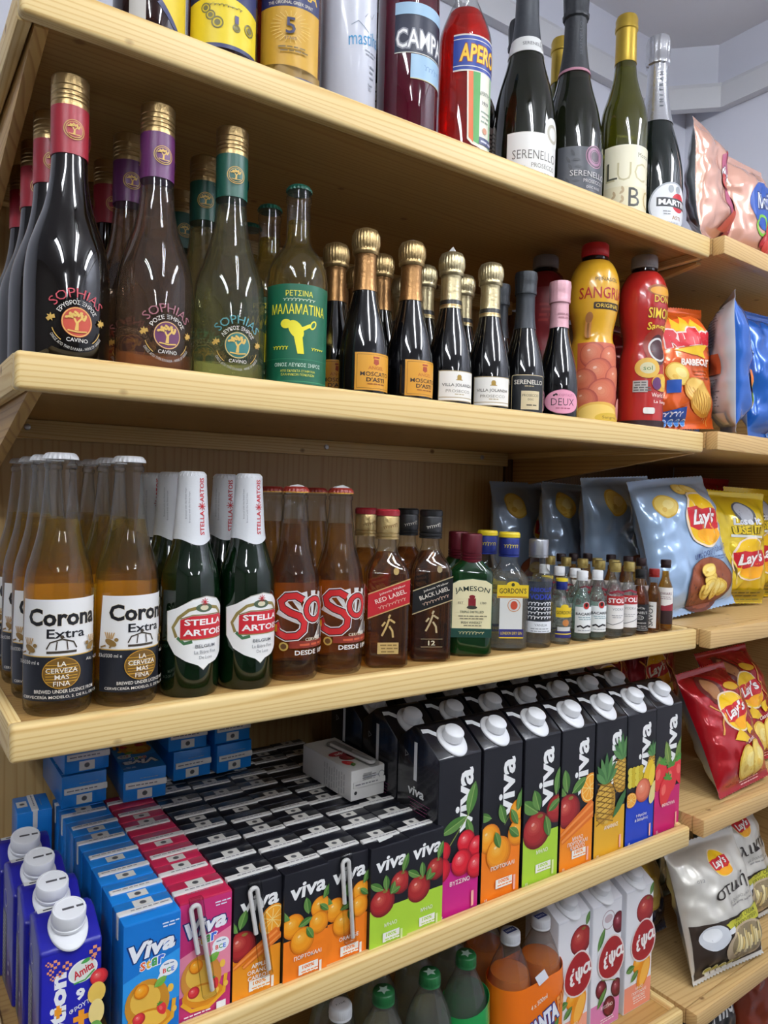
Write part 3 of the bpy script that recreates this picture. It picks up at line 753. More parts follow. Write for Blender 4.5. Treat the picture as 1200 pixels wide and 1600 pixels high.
a.ell(0, 24, 34, 18, 'e2b24c'); a.ell(-2, 24, 28, 14, 'f0cc6a'); a.ell(14, 18, 22, 8, 'd9b43c'); a.text('Sangria', 14, 18.5, 5, '7a5a10', 24); a.ell(36, 34, 10, 16, 'cf8a80')
san1 = sang('', SL('dfa92c'), P('d0262c', .35), a)
a = Art()
a.ell(8, 226, 26, 10, '8c4a16'); a.ell(8, 225, 22, 7, 'd99a2e')
a.otext('DON', 8, 212, 11, 'e8c43c', '7a1a10', 30, .02); a.otext('SIMON', 8, 190, 16, 'f0cc40', '7a1a10', 46, .02); a.otext('Sangria', 8, 168, 15, 'f0cc40', '7a1a10', 44, .02)
a.ell(6, 138, 24, 30, '8a2a16'); a.ell(8, 134, 17, 24, '3a1216'); a.ring(8, 134, 19, 3, 'd8d6d2'); a.stroke([(24, 165), (34, 110)], 3, 'b5642a')
a.ell(-12, 104, 20, 16, 'dcb04a'); a.ell(-12, 104, 12, 9, 'cfc9a0'); a.text('sol', -12, 104, 7, '3a6a3a', 14)
a.ell(14, 82, 20, 14, 'd9a238'); a.ell(4, 80, 9, 10, '5a2a5c'); a.ell(20, 84, 9, 9, 'e8c24a')
a.rect(-34, 66, -12, 84, 'b8b4b0'); a.lines(-23, 80, 20, 4, 4, 2, '5a5a5a')
a.text("World's No 1", 16, 62, 7, 'f0dcd0', 44, .01); a.text('La Sangria', 16, 51, 6, 'f0dcd0', 36, .01); a.rrect(-18, 32, 0, 42, 3, 'e8e6e0'); a.rect(-60, 8, 60, 22, '2a0e10')
san2 = sang('', SL('ac2420'), P('928e8e', .4), a)
a = Art(); a.rect(-30, 128, 40, 230, '741a20'); a.lines(0, 200, 40, 4, 8, 4, '8c2c2c'); a.rect(-30, 60, 40, 130, '5c1216')
san3 = sang('', SL('6e1218'), P('86807e', .45), a)
place(san1, (.816, .078, DB), -28, 'waisted sangria bottle in a yellow sleeve with a red cap')
place(san2, (.922, .066, DB), -17, 'waisted sangria bottle in a red sleeve with a grey cap, beside the orange crisps')
place(san3, (.800, .165, DB), -30, 'dark red sleeved sangria bottle with grey cap behind the pink-capped bottle')

def white_tuft(o, z, r, seed, h=.006):
    rr = random.Random(seed); v, f = [], []; n = 9
    for k in range(n):
        q = 2 * math.pi * k / n; v.append((r * rr.uniform(.5, 1.1) * math.cos(q), r * rr.uniform(.5, 1.1) * math.sin(q), z - .0004)); 
    for k in range(n):
        q = 2 * math.pi * k / n; v.append((v[k][0] * .7, v[k][1] * .7, z + h * rr.uniform(.2, .6)))
    v.append((r * .2, 0, z + h))
    for k in range(n): f += [(k, (k + 1) % n, n + (k + 1) % n, n + k), (n + k, n + (k + 1) % n, 2 * n)]
    f.append(tuple(reversed(range(n)))); link('torn_sticker', mesh_from('torn_sticker', v, f, [P('e6e6e6', .5)], None, False), o)
for o in list(COL.objects):
    if o.get('label', '').endswith('foil cap torn white'): white_tuft(o, .2066, .009, 1, .004)
    if o.get('label', '').endswith('left one of the pair'): white_tuft(o, .2066, .006, 2, .009)
# --- beers
COR = [(0, .006), (.020, 0), (.0275, 0), (.0300, .004), (.0305, .012), (.0305, .112)] + cr([(.0304, .118), (.0285, .133), (.0245, .148), (.0200, .166), (.0170, .186), (.0146, .21)], 5) + [(.0135, .226), (.0133, .228), (.0146, .2295), (.0146, .2335), (.0132, .2345), (.0130, .2395), (0, .2395)]
cor = clear_bottle('beer_bottle', '', COR, CLEAR, liquid('f3e6a4', .07, 'bc9c3c', 1.34, thru=.58), .181)
crown(cor, .2375, .0150, P('e6e7ea', .3, 0, .5))
a = Art()
a.poly([(-43, 56), (43, 56), (41, 109), (-39, 108)], 'e9e8e6'); a.rect(-42, 15, 42, 56.5, '1d2028'); a.rect(-42, 55.6, 42, 56.6, 'c9a24a')
for s, k in (('Corona', 0), ): a.otext(s, 2, 92, 16, '12131a', 'b9a878', 66, .03, 0, 0, .012)
a.text('Extra', 4, 77, 8.5, '12131a', 34, .015)
cw = '3b3226'
a.stroke([(-13, 60), (13, 60)], 2.2, cw); a.stroke([(-13, 63), (-10, 69), (0, 72), (10, 69), (13, 63)], 1.3, cw); a.stroke([(-5, 62), (-4, 70)], 1, cw); a.stroke([(5, 62), (4, 70)], 1, cw); a.ell(0, 74, 1.6, 1.6, cw)
for s in (-1, 1):
    a.ell(s * 29, 63, 6, 3, '8a6a34', s * 25); a.ell(s * 23.5, 66, 2, 1.8, '8a6a34'); a.stroke([(s * 34, 60), (s * 40, 58)], 1.6, '8a6a34'); a.stroke([(s * 30, 58), (s * 27, 62)], 1.6, '8a6a34')
    for q in range(5): a.stroke([(s * 30 + (q - 2) * 1.3, 67), (s * 30 + (q - 2) * 2.4, 73)], .9, 'b88a3a')
a.ell(0, 41, 16, 14.5, 'b98a2a', 0, 30); a.ell(0, 41, 15.3, 13.8, '6b4d1a', 0, 30)
for i in range(7): a.stroke([(-13, 33 + i * 2.6), (13, 33 + i * 2.6)], .5, 'd9a83a')
for i, s in enumerate(('LA', 'CERVEZA', 'MAS', 'FINA')): a.text(s, 0, 49.5 - i * 6, 4.4, 'e9e4d8', None, .015)
a.text('33cl/330 ml e', -29, 51, 3.4, 'e9e4d8', 22); a.text('Alc. 4,5%', 30, 51, 3.4, 'e9e4d8', 18)
a.text('BREWED UNDER LICENCE FROM', 4, 24.5, 3.2, 'e9e4d8', 52, .01); a.text('CERVECERÍA MODELO, S. DE R.L. DE C.V.', 2, 19.5, 3.6, 'e9e4d8', 70, .01)
link('front_label', art_mesh('front_label', a, cyl_map(.0306), 2.5), cor)
a = Art(); a.rect(-40, 16, 40, 116, 'f6c228')
for i in range(13): a.lines(0, 108 - i * 5, 66, 1, 5, 2.2, '6a4410', i)
o = link('back_print', art_mesh('back_print', a, cyl_map(.0306), 3), cor); o.rotation_euler = (0, 0, math.pi)
G = 'clear glass lager bottles with white crown caps'
for c, (xs, nm, rots) in enumerate((((.0500, .0495, .0490, .0485), 'leftmost', (-5, 0, 0, 0)), ((.1135, .1130, .1125, .112), 'second', (12, 0, 0, 0)))):
    for k, x in enumerate(xs):
        y = .067 + k * .0655
        n = ('front clear lager bottle with white cap and black-and-white label in the %s column' % nm, 'second white-capped clear lager bottle back in the %s column' % nm, 'third white-capped clear lager bottle back in the %s column' % nm, 'rearmost white-capped clear lager bottle in the %s column' % nm)[k]
        place(cor, (x, y, DC), rots[k], n, G)
STE = [(0, .006), (.02, 0), (.0275, 0), (.0300, .004), (.0306, .012), (.0306, .104)] + cr([(.0305, .110), (.0285, .126), (.0235, .142), (.0190, .158), (.0168, .174)], 5) + [(.0140, .218), (.0135, .224), (0, .224)]
ste = dark_bottle('beer_bottle', '', STE, tinted('061f0b', .45, name='green_glass'))
link('liquid', lathe('liquid', inner(STE, .003, .007, .118), P('02100a', .2), 36), ste)
RT = prof_r(STE)
v, f = [], []; n = 60
for i in range(15):
    for k in range(n):
        a_ = 2 * math.pi * k / n; zb = .164 - .012 * max(0, math.cos(a_ + math.pi / 2)) ** 3 - .003 * math.cos(2 * a_)
        z = zb + (.2285 - zb) * i / 14; r = RT(min(z, .219)) + .0009
        if z > .226: r *= .93
        v.append((r * math.cos(a_), r * math.sin(a_), z))
for i in range(14):
    for k in range(n): f.append((i * n + k, i * n + (k + 1) % n, (i + 1) * n + (k + 1) % n, (i + 1) * n + k))
f.append(tuple(range(14 * n, 15 * n)))
nf = link('neck_foil', mesh_from('neck_foil', v, f, [P('d6d8db', .4, 0, .5, bump=(120, .15))], None, True, 50), ste)
crown(ste, .2262, .0138, P('d9dbde', .35), 'crown_cap', .005)
a = Art(); a.text('STELLA', 4, -18, 5.2, 'b5202a', 25, .02, 0, 90); a.text('ARTOIS', 4, 16, 5.2, 'b5202a', 25, .02, 0, 90)
for k in range(4): a.stroke([(4 - 4.4 * math.cos(k * math.pi / 4), -1 - 4.4 * math.sin(k * math.pi / 4)), (4 + 4.4 * math.cos(k * math.pi / 4), -1 + 4.4 * math.sin(k * math.pi / 4))], .8, 'b5202a')
for x, y in ((-9, -2), (-12.5, 2)): a.text('Brewed with the finest hops', x, y, 2, '8a8d92', 32, 0, 0, 90)
link('neck_print', art_mesh('neck_print', a, cyl_map(lambda z: RT(min(z, .219)) + .0010, .196), 2.5, 4), nf)
a = Art()
def shield(s, grow=0): return [(-37 - grow, 88 * s), (-26, 92), (-10, 100 + grow), (4, 103 + grow), (18, 100 + grow), (30, 92), (37 + grow, 88), (36 + grow, 58), (31 + grow, 44), (18, 36), (8, 33.5), (2, 29 - grow), (-4, 33.5), (-16, 38), (-28, 45), (-36 - grow, 58)]
a.poly(shield(1, 1), 'b9b4a8'); a.poly(shield(1), 'eeeeec'); 
a.stroke([(-26, 62), (-30, 72), (-24, 82), (-14, 90), (2, 94), (18, 91), (26, 84)], 3.4, '8a7a42'); a.stroke([(-25, 62), (-18, 56), (-10, 58)], 3.4, '3f6a45'); a.ell(2, 92, 9, 4.5, '4a5a44'); a.ell(2, 92, 4.5, 2.6, 'd8d0b0')
a.poly([(-22, 60), (-22, 80), (-10, 84), (24, 84), (30, 80), (30, 60)], 'c02630'); a.stroke([(-22, 60), (30, 60)], 1, '8a7a42'); a.stroke([(-22, 81), (-10, 85), (24, 85), (30, 81)], 1, '8a7a42')
a.text('STELLA', 4, 77.5, 6.4, 'f6f4f0', 44, .03); a.text('ARTOIS', 4, 67, 6.6, 'f6f4f0', 46, .03)
for k in range(4): a.stroke([(2 - 4 * math.cos(k * math.pi / 4), 98 - 4 * math.sin(k * math.pi / 4)), (2 + 4 * math.cos(k * math.pi / 4), 98 + 4 * math.sin(k * math.pi / 4))], .7, 'b5202a')
a.text('BELGIUM', 4, 53, 3.4, '55585e', 22, .01); a.text('La Bière Fine', 4, 47, 3.4, '7a7d82', 24); a.text('De Luxe', 4, 41.5, 3.4, '7a7d82', 14)
link('front_label', art_mesh('front_label', a, cyl_map(.0307), 2.5), ste)
G = 'green glass lager bottles with white neck foil'
place(ste, (.1785, .0665, DC), 4, 'left front green lager bottle with white neck foil and red emblem label', G)
place(ste, (.179, .1335, DC), 0, 'white-foiled green lager bottle directly behind the left front green one', G)
place(ste, (.1795, .2005, DC), -12, 'white-foiled green lager bottle third behind the left front green one', G)
place(ste, (.2425, .0665, DC), 3, 'right front green lager bottle with white neck foil and red emblem label', G)
place(ste, (.2432, .1335, DC), -16, 'white-foiled green lager bottle directly behind the right front green one', G)
SOL = [(0, .006), (.02, 0), (.027, 0), (.0293, .004), (.0297, .012), (.0297, .098)] + cr([(.0296, .104), (.0275, .120), (.0235, .134), (.0190, .152), (.0165, .172), (.0142, .192)], 5) + [(.0134, .203), (.0146, .205), (.0146, .209), (.0130, .210), (.0130, .2145), (0, .2145)]
sol = clear_bottle('beer_bottle', '', SOL, CLEAR, liquid('ecd29c', .05, '907040', 1.34, thru=.55), .176)
crown(sol, .2125, .0146, P('8c2a22', .35)); link('cap_ring', lathe('cap_ring', [(.0147, .2117), (.0153, .2117), (.0153, .2130), (.0147, .2130)], P('d9a23a', .35), 40), sol)
a = Art()
for k in range(9):
    t = math.radians(25 + k * 16); a.poly([(6 + 12 * math.cos(t - .07), 58 + 12 * math.sin(t - .07)), (6 + 46 * math.cos(t - .1), 58 + 44 * math.sin(t - .1)), (6 + 46 * math.cos(t + .06), 58 + 44 * math.sin(t + .06)), (6 + 12 * math.cos(t + .07), 58 + 12 * math.sin(t + .07))], 'd6d4cf')
a.poly([(10, 48), (40, 40), (42, 74), (20, 62)], 'dedcd6')
for k in range(8): a.stroke([(16 + k * 1.5, 50), (20 + k * 3, 72)], .8, '6a5a50')
def ol(pts, wd):
    for e, m in ((4.4, 'e4e0d8'), (2.2, '2a1414'), (0, 'c0282a')): a.stroke(pts, wd + e, m)
ol([(-6, 92), (-14, 97), (-24, 96), (-30, 90), (-28, 83), (-20, 78), (-10, 74), (-4, 67), (-5, 58), (-12, 52), (-24, 51), (-33, 55), (-36, 62), (-31, 64)], 7)
ol([(8 + 10.5 * math.cos(k * math.pi / 9), 81 + 12 * math.sin(k * math.pi / 9)) for k in range(19)], 5)
ol([(29, 104), (29, 72), (40, 72)], 5.5)
a.ell(32, 52, 8, 7, 'e8e4dc'); a.text('4,5%', 32, 52, 4, '2a3a8a', 12)
a.rect(-40, 56, -34, 64, 'e8a62a'); a.rect(-20, 38, 40, 46, '7a2a1c'); a.text('CERVEZA', 8, 47.5, 3.4, 'e9d9b8', 22, .01); a.lines(10, 40.5, 40, 1, 3, 2.4, 'c05a3a'); a.text('DESDE 1899', 8, 33, 5.4, 'e9e4d8', 44, .02); a.ell(-26, 40, 5, 5, 'b59a4a'); a.ell(-26, 40, 3.2, 3.2, '5a3a1c')
link('front_label', art_mesh('front_label', a, cyl_map(.0298), 2.5), sol)
a = Art(); a.rect(-38, 14, 38, 104, 'd8a232')
for i in range(9): a.stroke([(-30, 94 - i * 5), (28, 94 - i * 5)], 1.6, '3a2410')
o = link('back_print', art_mesh('back_print', a, cyl_map(.0298), 3), sol); o.rotation_euler = (0, 0, math.pi)
G = 'amber lager bottles with red crown caps'
place(sol, (.3035, .0720, DC), 4, 'left front amber lager bottle with big red lettering and torn cap', G)
place(sol, (.3045, .1370, DC), 0, 'amber lager bottle directly behind the left front red-lettered one', G)
place(sol, (.3650, .0735, DC), -2, 'right front amber lager bottle with big red lettering and white-flecked cap', G)
place(sol, (.3665, .1380, DC), 0, 'amber lager bottle directly behind the right front red-lettered one', G)
place(sol, (.3700, .2040, DC), 0, 'amber lager bottle third behind the right front red-lettered one', G)

for o in list(COL.objects):
    if 'red lettering and torn cap' in o.get('label', ''): white_tuft(o, .2184, .012, 3, .003)
    if 'white-flecked cap' in o.get('label', ''): white_tuft(o, .2184, .012, 4, .004)
# --- quarter bottles of spirits
def sq_secs(w2, d2, rc, zsh, znk, rn, ztop):
    s = [(0, w2 - .004, d2 - .004, rc), (.004, w2, d2, rc), (zsh, w2, d2, rc)]
    for t in (.15, .3, .45, .6, .75, .9, 1.0):
        e = .5 - .5 * math.cos(math.pi * t); s.append((zsh + (znk - zsh) * t, w2 + (rn - w2) * e, d2 + (rn - d2) * e, rc + (rn - rc) * e if w2 > rn else rn))
    s.append((ztop, rn, rn, rn)); return s
def shrink(s, d, top): return [(z if i else .004, max(a_ - d, .003), max(b_ - d, .003), max(c - d * .5, .002)) for i, (z, a_, b_, c) in enumerate(s) if z <= top]
def sq_bottle(secs, shell, liq, top):
    t = thing('spirit_bottle', '', 'bottle'); link('bottle_glass', loft('bottle_glass', secs, shell), t)
    if liq: link('liquid', loft('liquid', shrink(secs, .002, top), liq), t)
    return t
JW = sq_secs(.026, .026, .007, .112, .150, .0115, .165)
def walker(lab1, lab2, capm, capm2, liq, word, gold, num):
    t = sq_bottle(JW, CLEAR, liq, .142)
    cp = link('cap', screwcap('cap', .0150, .157, .186, capm, 2), t); link('cap_top', lathe('cap_top', [(0, .186), (.0152, .186), (.0152, .192), (.0135, .194), (0, .194)], capm2, 32, 30), cp)
    a = Art(); a.script(2, 173, 20, 6, '7a5a2a' if capm is not BLKCAP else 'c9c4b8', 7, 4, .6, 12); link('cap_signature', art_mesh('cap_signature', a, cyl_map(.0150), 2.5), cp)
    a = Art(); sl = math.tan(math.radians(20))
    Y = lambda x, y: y + x * sl
    def band(y0, y1, m, x0=-25.8, x1=25.8): a.poly([(x0, Y(x0, y0)), (x1, Y(x1, y0)), (x1, Y(x1, y1)), (x0, Y(x0, y1))], m)
    band(70, 101, gold); band(71.4, 99.6, lab1)
    a.text('Johnnie Walker', 4, Y(4, 94.5), 3.4, 'efe6d8', 34, .005, 0, 20); a.text(word, 2, Y(2, 87.5), 5.4, 'efe6d8', 40, .005, 0, 20); a.lines(0, 0, 1, 0, 1, 1, 'efe6d8'); a.script(4, Y(4, 78), 36, 4.5, 'd9b8a0', 9, 8, .6, 20)
    # striding emblem of a few bars above a plate
    for p in ([(0, 62), (2, 66)], [(1, 61), (-3, 50), (-8, 40)], [(1, 52), (5, 46), (6, 38)], [(2, 60), (8, 56)], [(-4, 57), (-8, 52)]): a.stroke(p, 2.4, gold)
    if num: a.text('12', 0, 25, 6, 'd8cda8', 9, .02); a.stroke([(-14, 30), (14, 30)], .6, gold); a.stroke([(-14, 20), (14, 20)], .6, gold)
    else: a.rect(-13, 18, 13, 32, gold); a.lines(0, 28, 20, 3, 4, 1.6, '7a6234')
    a.ell(8, 119, 3.4, 4.4, gold)
    link('front_label', art_mesh('front_label', a, flat_map(-.0260), 0), t)
    return t
BLKCAP = P('121214', .35)
jwr = walker('b2242c', '', foil('c9b07a'), P('8c1c26', .35), liquid('eccc88', .05, '8a6a38', 1.36, thru=.5), 'RED LABEL', 'c0a468', 0)
jwb = walker('131315', '', BLKCAP, P('0c0c0e', .3), liquid('dcb070', .07, '6a5030', 1.36, thru=.4), 'BLACK LABEL', 'b5a27a', 1)
G = 'square quarter bottles of whisky'
place(jwr, (.432, .070, DC), -26, 'square whisky bottle with slanted red label and gold cap, front', G)
place(jwr, (.4435, .136, DC), -20, 'square whisky bottle with gold and red cap behind the red-labelled one', G)
place(jwb, (.501, .070, DC), -28, 'square whisky bottle with slanted black label and black cap, front', G)
place(jwb, (.5125, .136, DC), -24, 'square whisky bottle with black cap behind the black-labelled one', G)
JAM = sq_secs(.0300, .0185, .016, .108, .134, .0115, .148)
jam = sq_bottle(JAM, tinted('0d3a18', .5, name='green_glass'), None, 0)
DKRED = P('520d1a', .32, .3); link('cap', screwcap('cap', .0145, .125, .163, DKRED, 3), jam)
a = Art(); a.poly([(-27, 26), (27, 26), (27, 98), (18, 102.5), (0, 104.5), (-18, 102.5), (-27, 98)], '10402c'); a.poly([(-26, 27), (26, 27), (26, 97), (18, 101.5), (0, 103.5), (-18, 101.5), (-26, 97)], 'e9e0b4')
a.rect(-27, 26, 27, 38, '123c34'); a.script(0, 32, 34, 4, 'c9bc8a', 8, 5, .7); a.text('JAMESON', 0, 90, 8.5, '1e3028', 46, .02, 0, 0, 90)
a.rect(-5, 66, 5, 78, '7c2028'); a.ell(0, 80, 4, 2.6, '7c2028'); a.ell(0, 66, 7, 2.4, '3a3a30'); a.text('EST', -15, 72, 3, '6a6450', 7); a.text('1780', 15, 72, 3, '6a6450', 8)
a.text('TRIPLE DISTILLED', 0, 60, 3, '3a4438', 32, .01); a.lines(0, 54, 36, 2, 3.4, 1.2, '6a6450', 2); a.text('IRISH WHISKEY', 0, 46, 3.2, '3a4438', 28, .02); a.lines(0, 41.5, 22, 1, 3, 1.1, '6a6450')
link('front_label', art_mesh('front_label', a, flat_map(-.0186), 0), jam)
place(jam, (.565, .062, DC), -33, 'flat green whiskey bottle with cream label and dark red cap, front', G)
place(jam, (.585, .112, DC), -33, 'flat green whiskey bottle with dark red cap behind the cream-labelled one', G)
GOR = sq_secs(.0285, .0195, .017, .094, .126, .0118, .14)
gor = sq_bottle(GOR, CLEAR, liquid('f2f4f2', .12, 'c8ccca', 1.34, thru=.5), .11)
NAVY = P('1c2a72', .35, .2); YEL = P('dfc52a', .35)
cp = link('cap', screwcap('cap', .0145, .130, .157, NAVY, 1), gor); link('cap_top', lathe('cap_top', [(0, .157), (.0150, .157), (.0150, .1615), (.0135, .164), (0, .164)], YEL, 32, 30), cp)
a = Art(); a.script(0, 145, 22, 6, 'd9c23a', 6, 11, .7); link('cap_signature', art_mesh('cap_signature', a, cyl_map(.0146), 2.5), cp)
a = Art(); a.rect(-16, 24, 16, 76, 'd9dad6'); a.rect(-20, 74, 24, 92, 'e2c22c'); a.ell(2, 92, 9, 5, 'e2c22c'); a.rect(-19, 75, 23, 76, '8a1c1c'); a.text("GORDON'S", 2, 84, 7.5, '1a1a1a', 38, .02); a.ell(2, 92.5, 2.4, 2.4, '3a3a1c')
a.ring(4, 64, 9, 1, 'c98a5a'); a.ell(4, 64, 5, 6, 'b5462e'); a.rect(-16, 20, 18, 31, '2a2a6a'); a.rect(-16, 18.5, 18, 20, 'dfc52a'); a.text('LONDON DRY GIN', 1, 25.5, 4, 'dfc52a', 30, .01)
link('front_label', art_mesh('front_label', a, flat_map(-.0196), 0), gor)
G = 'quarter bottles of clear spirit'
place(gor, (.637, .064, DC), -30, 'clear gin bottle with yellow label and blue cap, front', G)
place(gor, (.640, .112, DC), -30, 'clear gin bottle with blue and yellow cap behind the yellow-labelled one', G)
ABS = [(0, .005), (.014, 0), (.0195, 0), (.0213, .004), (.0215, .088)] + cr([(.0213, .092), (.0190, .104), (.0130, .112), (.0118, .118)], 5) + [(.0116, .134), (0, .134)]
abs_ = clear_bottle('spirit_bottle', '', ABS, CLEAR, liquid('f2f4f6', .08, 'c8ccca', 1.34, thru=.5), .098)
link('cap', screwcap('cap', .0138, .128, .154, P('b4b6ba', .28, .8), 1), abs_)
a = Art(); a.text('ABSOLUT', 2, 83, 6, '2a3a9c', 34, .03); a.text('VODKA', 2, 73, 8, '2a3a9c', 34, .03)
for i in range(4): a.script(0, 63 - i * 6.5, 38, 5, 'e9ecf0', 8, 20 + i, 1.0)
a.rect(-20, 22, 20, 38, 'e4e8ee'); a.text('VANILIA', 2, 33, 3.6, '6a7078', 18); a.lines(0, 27, 26, 2, 3.4, 1.2, '8a9098')
link('printed_label', art_mesh('printed_label', a, cyl_map(.0216), 2.5), abs_)
a = Art(); a.rect(-26, 22, 26, 90, '2c3850'); o = link('back_print', art_mesh('back_print', a, cyl_map(.0216), 3), abs_); o.rotation_euler = (0, 0, math.pi)
place(abs_, (.692, .060, DC), -35, 'slim clear vodka bottle with white script and silver cap', G)

# --- miniatures
def mini(r, h, liqm, zl, capm, capz, prof=None):
    p = [(0, .003), (r * .75, 0), (r * .92, 0), (r, .003), (r, h * .52)] + cr([(r * .99, h * .545), (r * .86, h * .63), (r * .6, h * .71), (.0062, h * .765)], 4) + [(.006, h * .9), (0, h * .9)]
    t = clear_bottle('miniature_bottle', '', p, CLEAR, liqm, zl, .0011, 28, .004)
    link('cap', screwcap('cap', .0084, h * capz, h, capm, 3), t); return t, r
WATER = liquid('f4f6f6', .14, 'c8ccca', 1.34, thru=.5)
bac, r = mini(.0142, .105, liquid('e0efea', .22, 'b0c8c2', 1.34, thru=.45), .078, P('e8eaec', .35), .865)
a = Art(); a.rect(-15, 13, 15, 52, 'e8ecec'); a.ell(2, 54, 5.6, 6, 'b9bcc0'); a.ell(2, 54, 4.6, 5, 'b5281e'); a.ell(2, 55, 2.4, 3, '2a1414'); a.text('BACARDÍ', 0, 42, 5, '22262c', 27, .02); a.lines(0, 36, 20, 2, 3, 1.1, '7a9aa0'); a.stroke([(-11, 22), (-6, 24), (-2, 21), (4, 24), (11, 22)], 2.6, '1c1c20'); a.lines(0, 16.5, 20, 1, 3, 1, '8a9098')
link('front_label', art_mesh('front_label', a, cyl_map(r + .0001), 2.5), bac)
sto, r = mini(.0138, .117, WATER, .085, foil('c2ad6a'), .875)
a = Art(); a.rect(-17, 16, 17, 62, 'ece9e6'); a.rect(-17, 52, 17, 66, 'a82a2c'); a.text('STOLI', 0, 59, 7.5, 'f4f0ec', 28, .03); a.text('VODKA', 2, 46, 4, '8a8a8e', 18); a.stroke([(-16, 24), (-6, 22), (6, 26), (16, 30)], .9, '5a5a5e'); a.lines(0, 36, 16, 2, 3, 1, 'a0a0a4'); a.stroke([(-12, 70), (0, 74), (12, 70)], 3, '8a2a3a')
link('front_label', art_mesh('front_label', a, cyl_map(r + .0001), 2.5), sto)
jd, r = mini(.0140, .103, liquid('cc8438', .15, '7a4418', 1.36, thru=.3), .076, BLKCAP, .86)
a = Art(); a.rect(-17, 6, 17, 48, '17171a'); a.rect(-16, 7, 16, 7.6, 'c9c9c4'); a.text('JACK', 0, 42, 4, 'd8d6d0', 16, .01, 0, 0, 18); a.text("DANIEL'S", 0, 35, 4, 'd8d6d0', 24, .01); a.ell(0, 27, 6, 3.4, 'c9c9c4'); a.ell(0, 27, 5, 2.6, '17171a'); a.text('No.7', 0, 27, 2.6, 'd8d6d0', 7); a.text('Tennessee', 0, 19, 3.4, 'd8d6d0', 20); a.lines(0, 13, 22, 2, 3, 1.2, 'b4b2ac')
link('front_label', art_mesh('front_label', a, cyl_map(r + .0001), 2.5), jd)
amb, r = mini(.0122, .103, liquid('dca850', .18, '9c6828', 1.36, thru=.3), .08, P('8e2420', .35, .2), .87)
a = Art(); a.rect(-13, 8, 5, 50, 'e4e2dc'); a.text('SAVOY', -4, 29, 8, '3c3c3c', 36, .01, 0, 90); link('front_label', art_mesh('front_label', a, cyl_map(r + .0001), 2.5), amb)
whi, r = mini(.0130, .117, liquid('ecbe62', .22, 'b88a38', 1.36, thru=.3), .098, P('241416', .35), .885)
a = Art(); a.rect(-15, 34, 15, 72, 'ece8e2'); a.poly([(-15, 34), (15, 34), (15, 46), (0, 42), (-15, 44)], '8a2a36'); a.rect(-15, 12, 15, 34, '2c1c1c'); a.text('DEWARS', 0, 62, 4.4, '6a2a34', 22, .01); a.lines(0, 56, 18, 2, 3, 1, '8a6a6a')
link('front_label', art_mesh('front_label', a, cyl_map(r + .0001), 2.5), whi)
gsm, r = mini(.0150, .093, WATER, .066, NAVY, .855)
link('cap_top', lathe('cap_top', [(0, .0915), (.0088, .0915), (.0088, .0955), (0, .0965)], YEL, 24, 30), gsm)
a = Art(); a.rect(-13, 40, 14, 54, 'e2c22c'); a.ell(0, 55, 6, 4, 'e2c22c'); a.text("GORDON'S", 0, 47, 5, '1a1a1a', 24, .02); a.ell(2, 32, 5, 5, 'b5763e'); a.rect(-13, 10, 14, 20, '2a2a6a'); a.rect(-13, 15, 14, 16.5, 'dfc52a'); a.rect(-10, 20, 10, 26, 'd0d2ce')
link('front_label', art_mesh('front_label', a, cyl_map(r + .0001), 2.5), gsm)
G = 'miniature spirit bottles'
place(gsm, (.7385, .056, DC), -27, 'miniature gin bottle with yellow-topped cap, front beside the slim vodka bottle', G)
place(gsm, (.742, .088, DC), -27, 'miniature gin bottle with yellow-topped cap, half hidden behind the front one', G)
place(bac, (.7835, .056, DC), -28, 'left front miniature rum bottle with white cap and bat emblem', G)
place(bac, (.8135, .052, DC), -28, 'right front miniature rum bottle with white cap and bat emblem', G)
for k, (x, y) in enumerate(((.803, .0865), (.8035, .119), (.8045, .152))): place(bac, (x, y, DC), -30 + k * 9, ('white-capped rum miniature just behind the front rum pair', 'white-capped rum miniature second behind the front rum pair', 'rearmost white-capped rum miniature behind the slim vodka bottle')[k], G)
place(sto, (.8455, .044, DC), -34, 'left front miniature vodka bottle with gold cap and red lettering panel', G)
place(sto, (.876, .042, DC), -44, 'right front miniature vodka bottle with gold cap and red lettering panel', G)
for k, y in enumerate((.077, .108, .139, .170)): place(sto, (.8495 - k * .004, y, DC), -34 + k * 5, ('second', 'third', 'fourth', 'fifth')[k] + ' gold-capped vodka miniature back in the left gold-capped column', G)
for k, y in enumerate((.076, .110)): place(sto, (.8835, y, DC), -40, ('second', 'third')[k] + ' gold-capped vodka miniature back in the right gold-capped column', G)
place(jd, (.917, .050, DC), -52, 'miniature whiskey bottle with black cap and black label, front right', G)
place(amb, (.948, .047, DC), -55, 'amber miniature with red cap and upright white label, front right', G)
place(whi, (.9785, .047, DC), -55, 'last miniature at the shelf end, amber with dark cap and white label', G)
for k, (x, y) in enumerate(((.963, .083), (.972, .116), (.972, .152), (.948, .184), (.920, .192), (.893, .196))): place(whi, (x, y, DC), -50, 'dark-capped amber miniature in the rear row, %s counting leftwards from the shelf end' % ('first', 'second', 'third', 'fourth', 'fifth', 'sixth')[k], G)

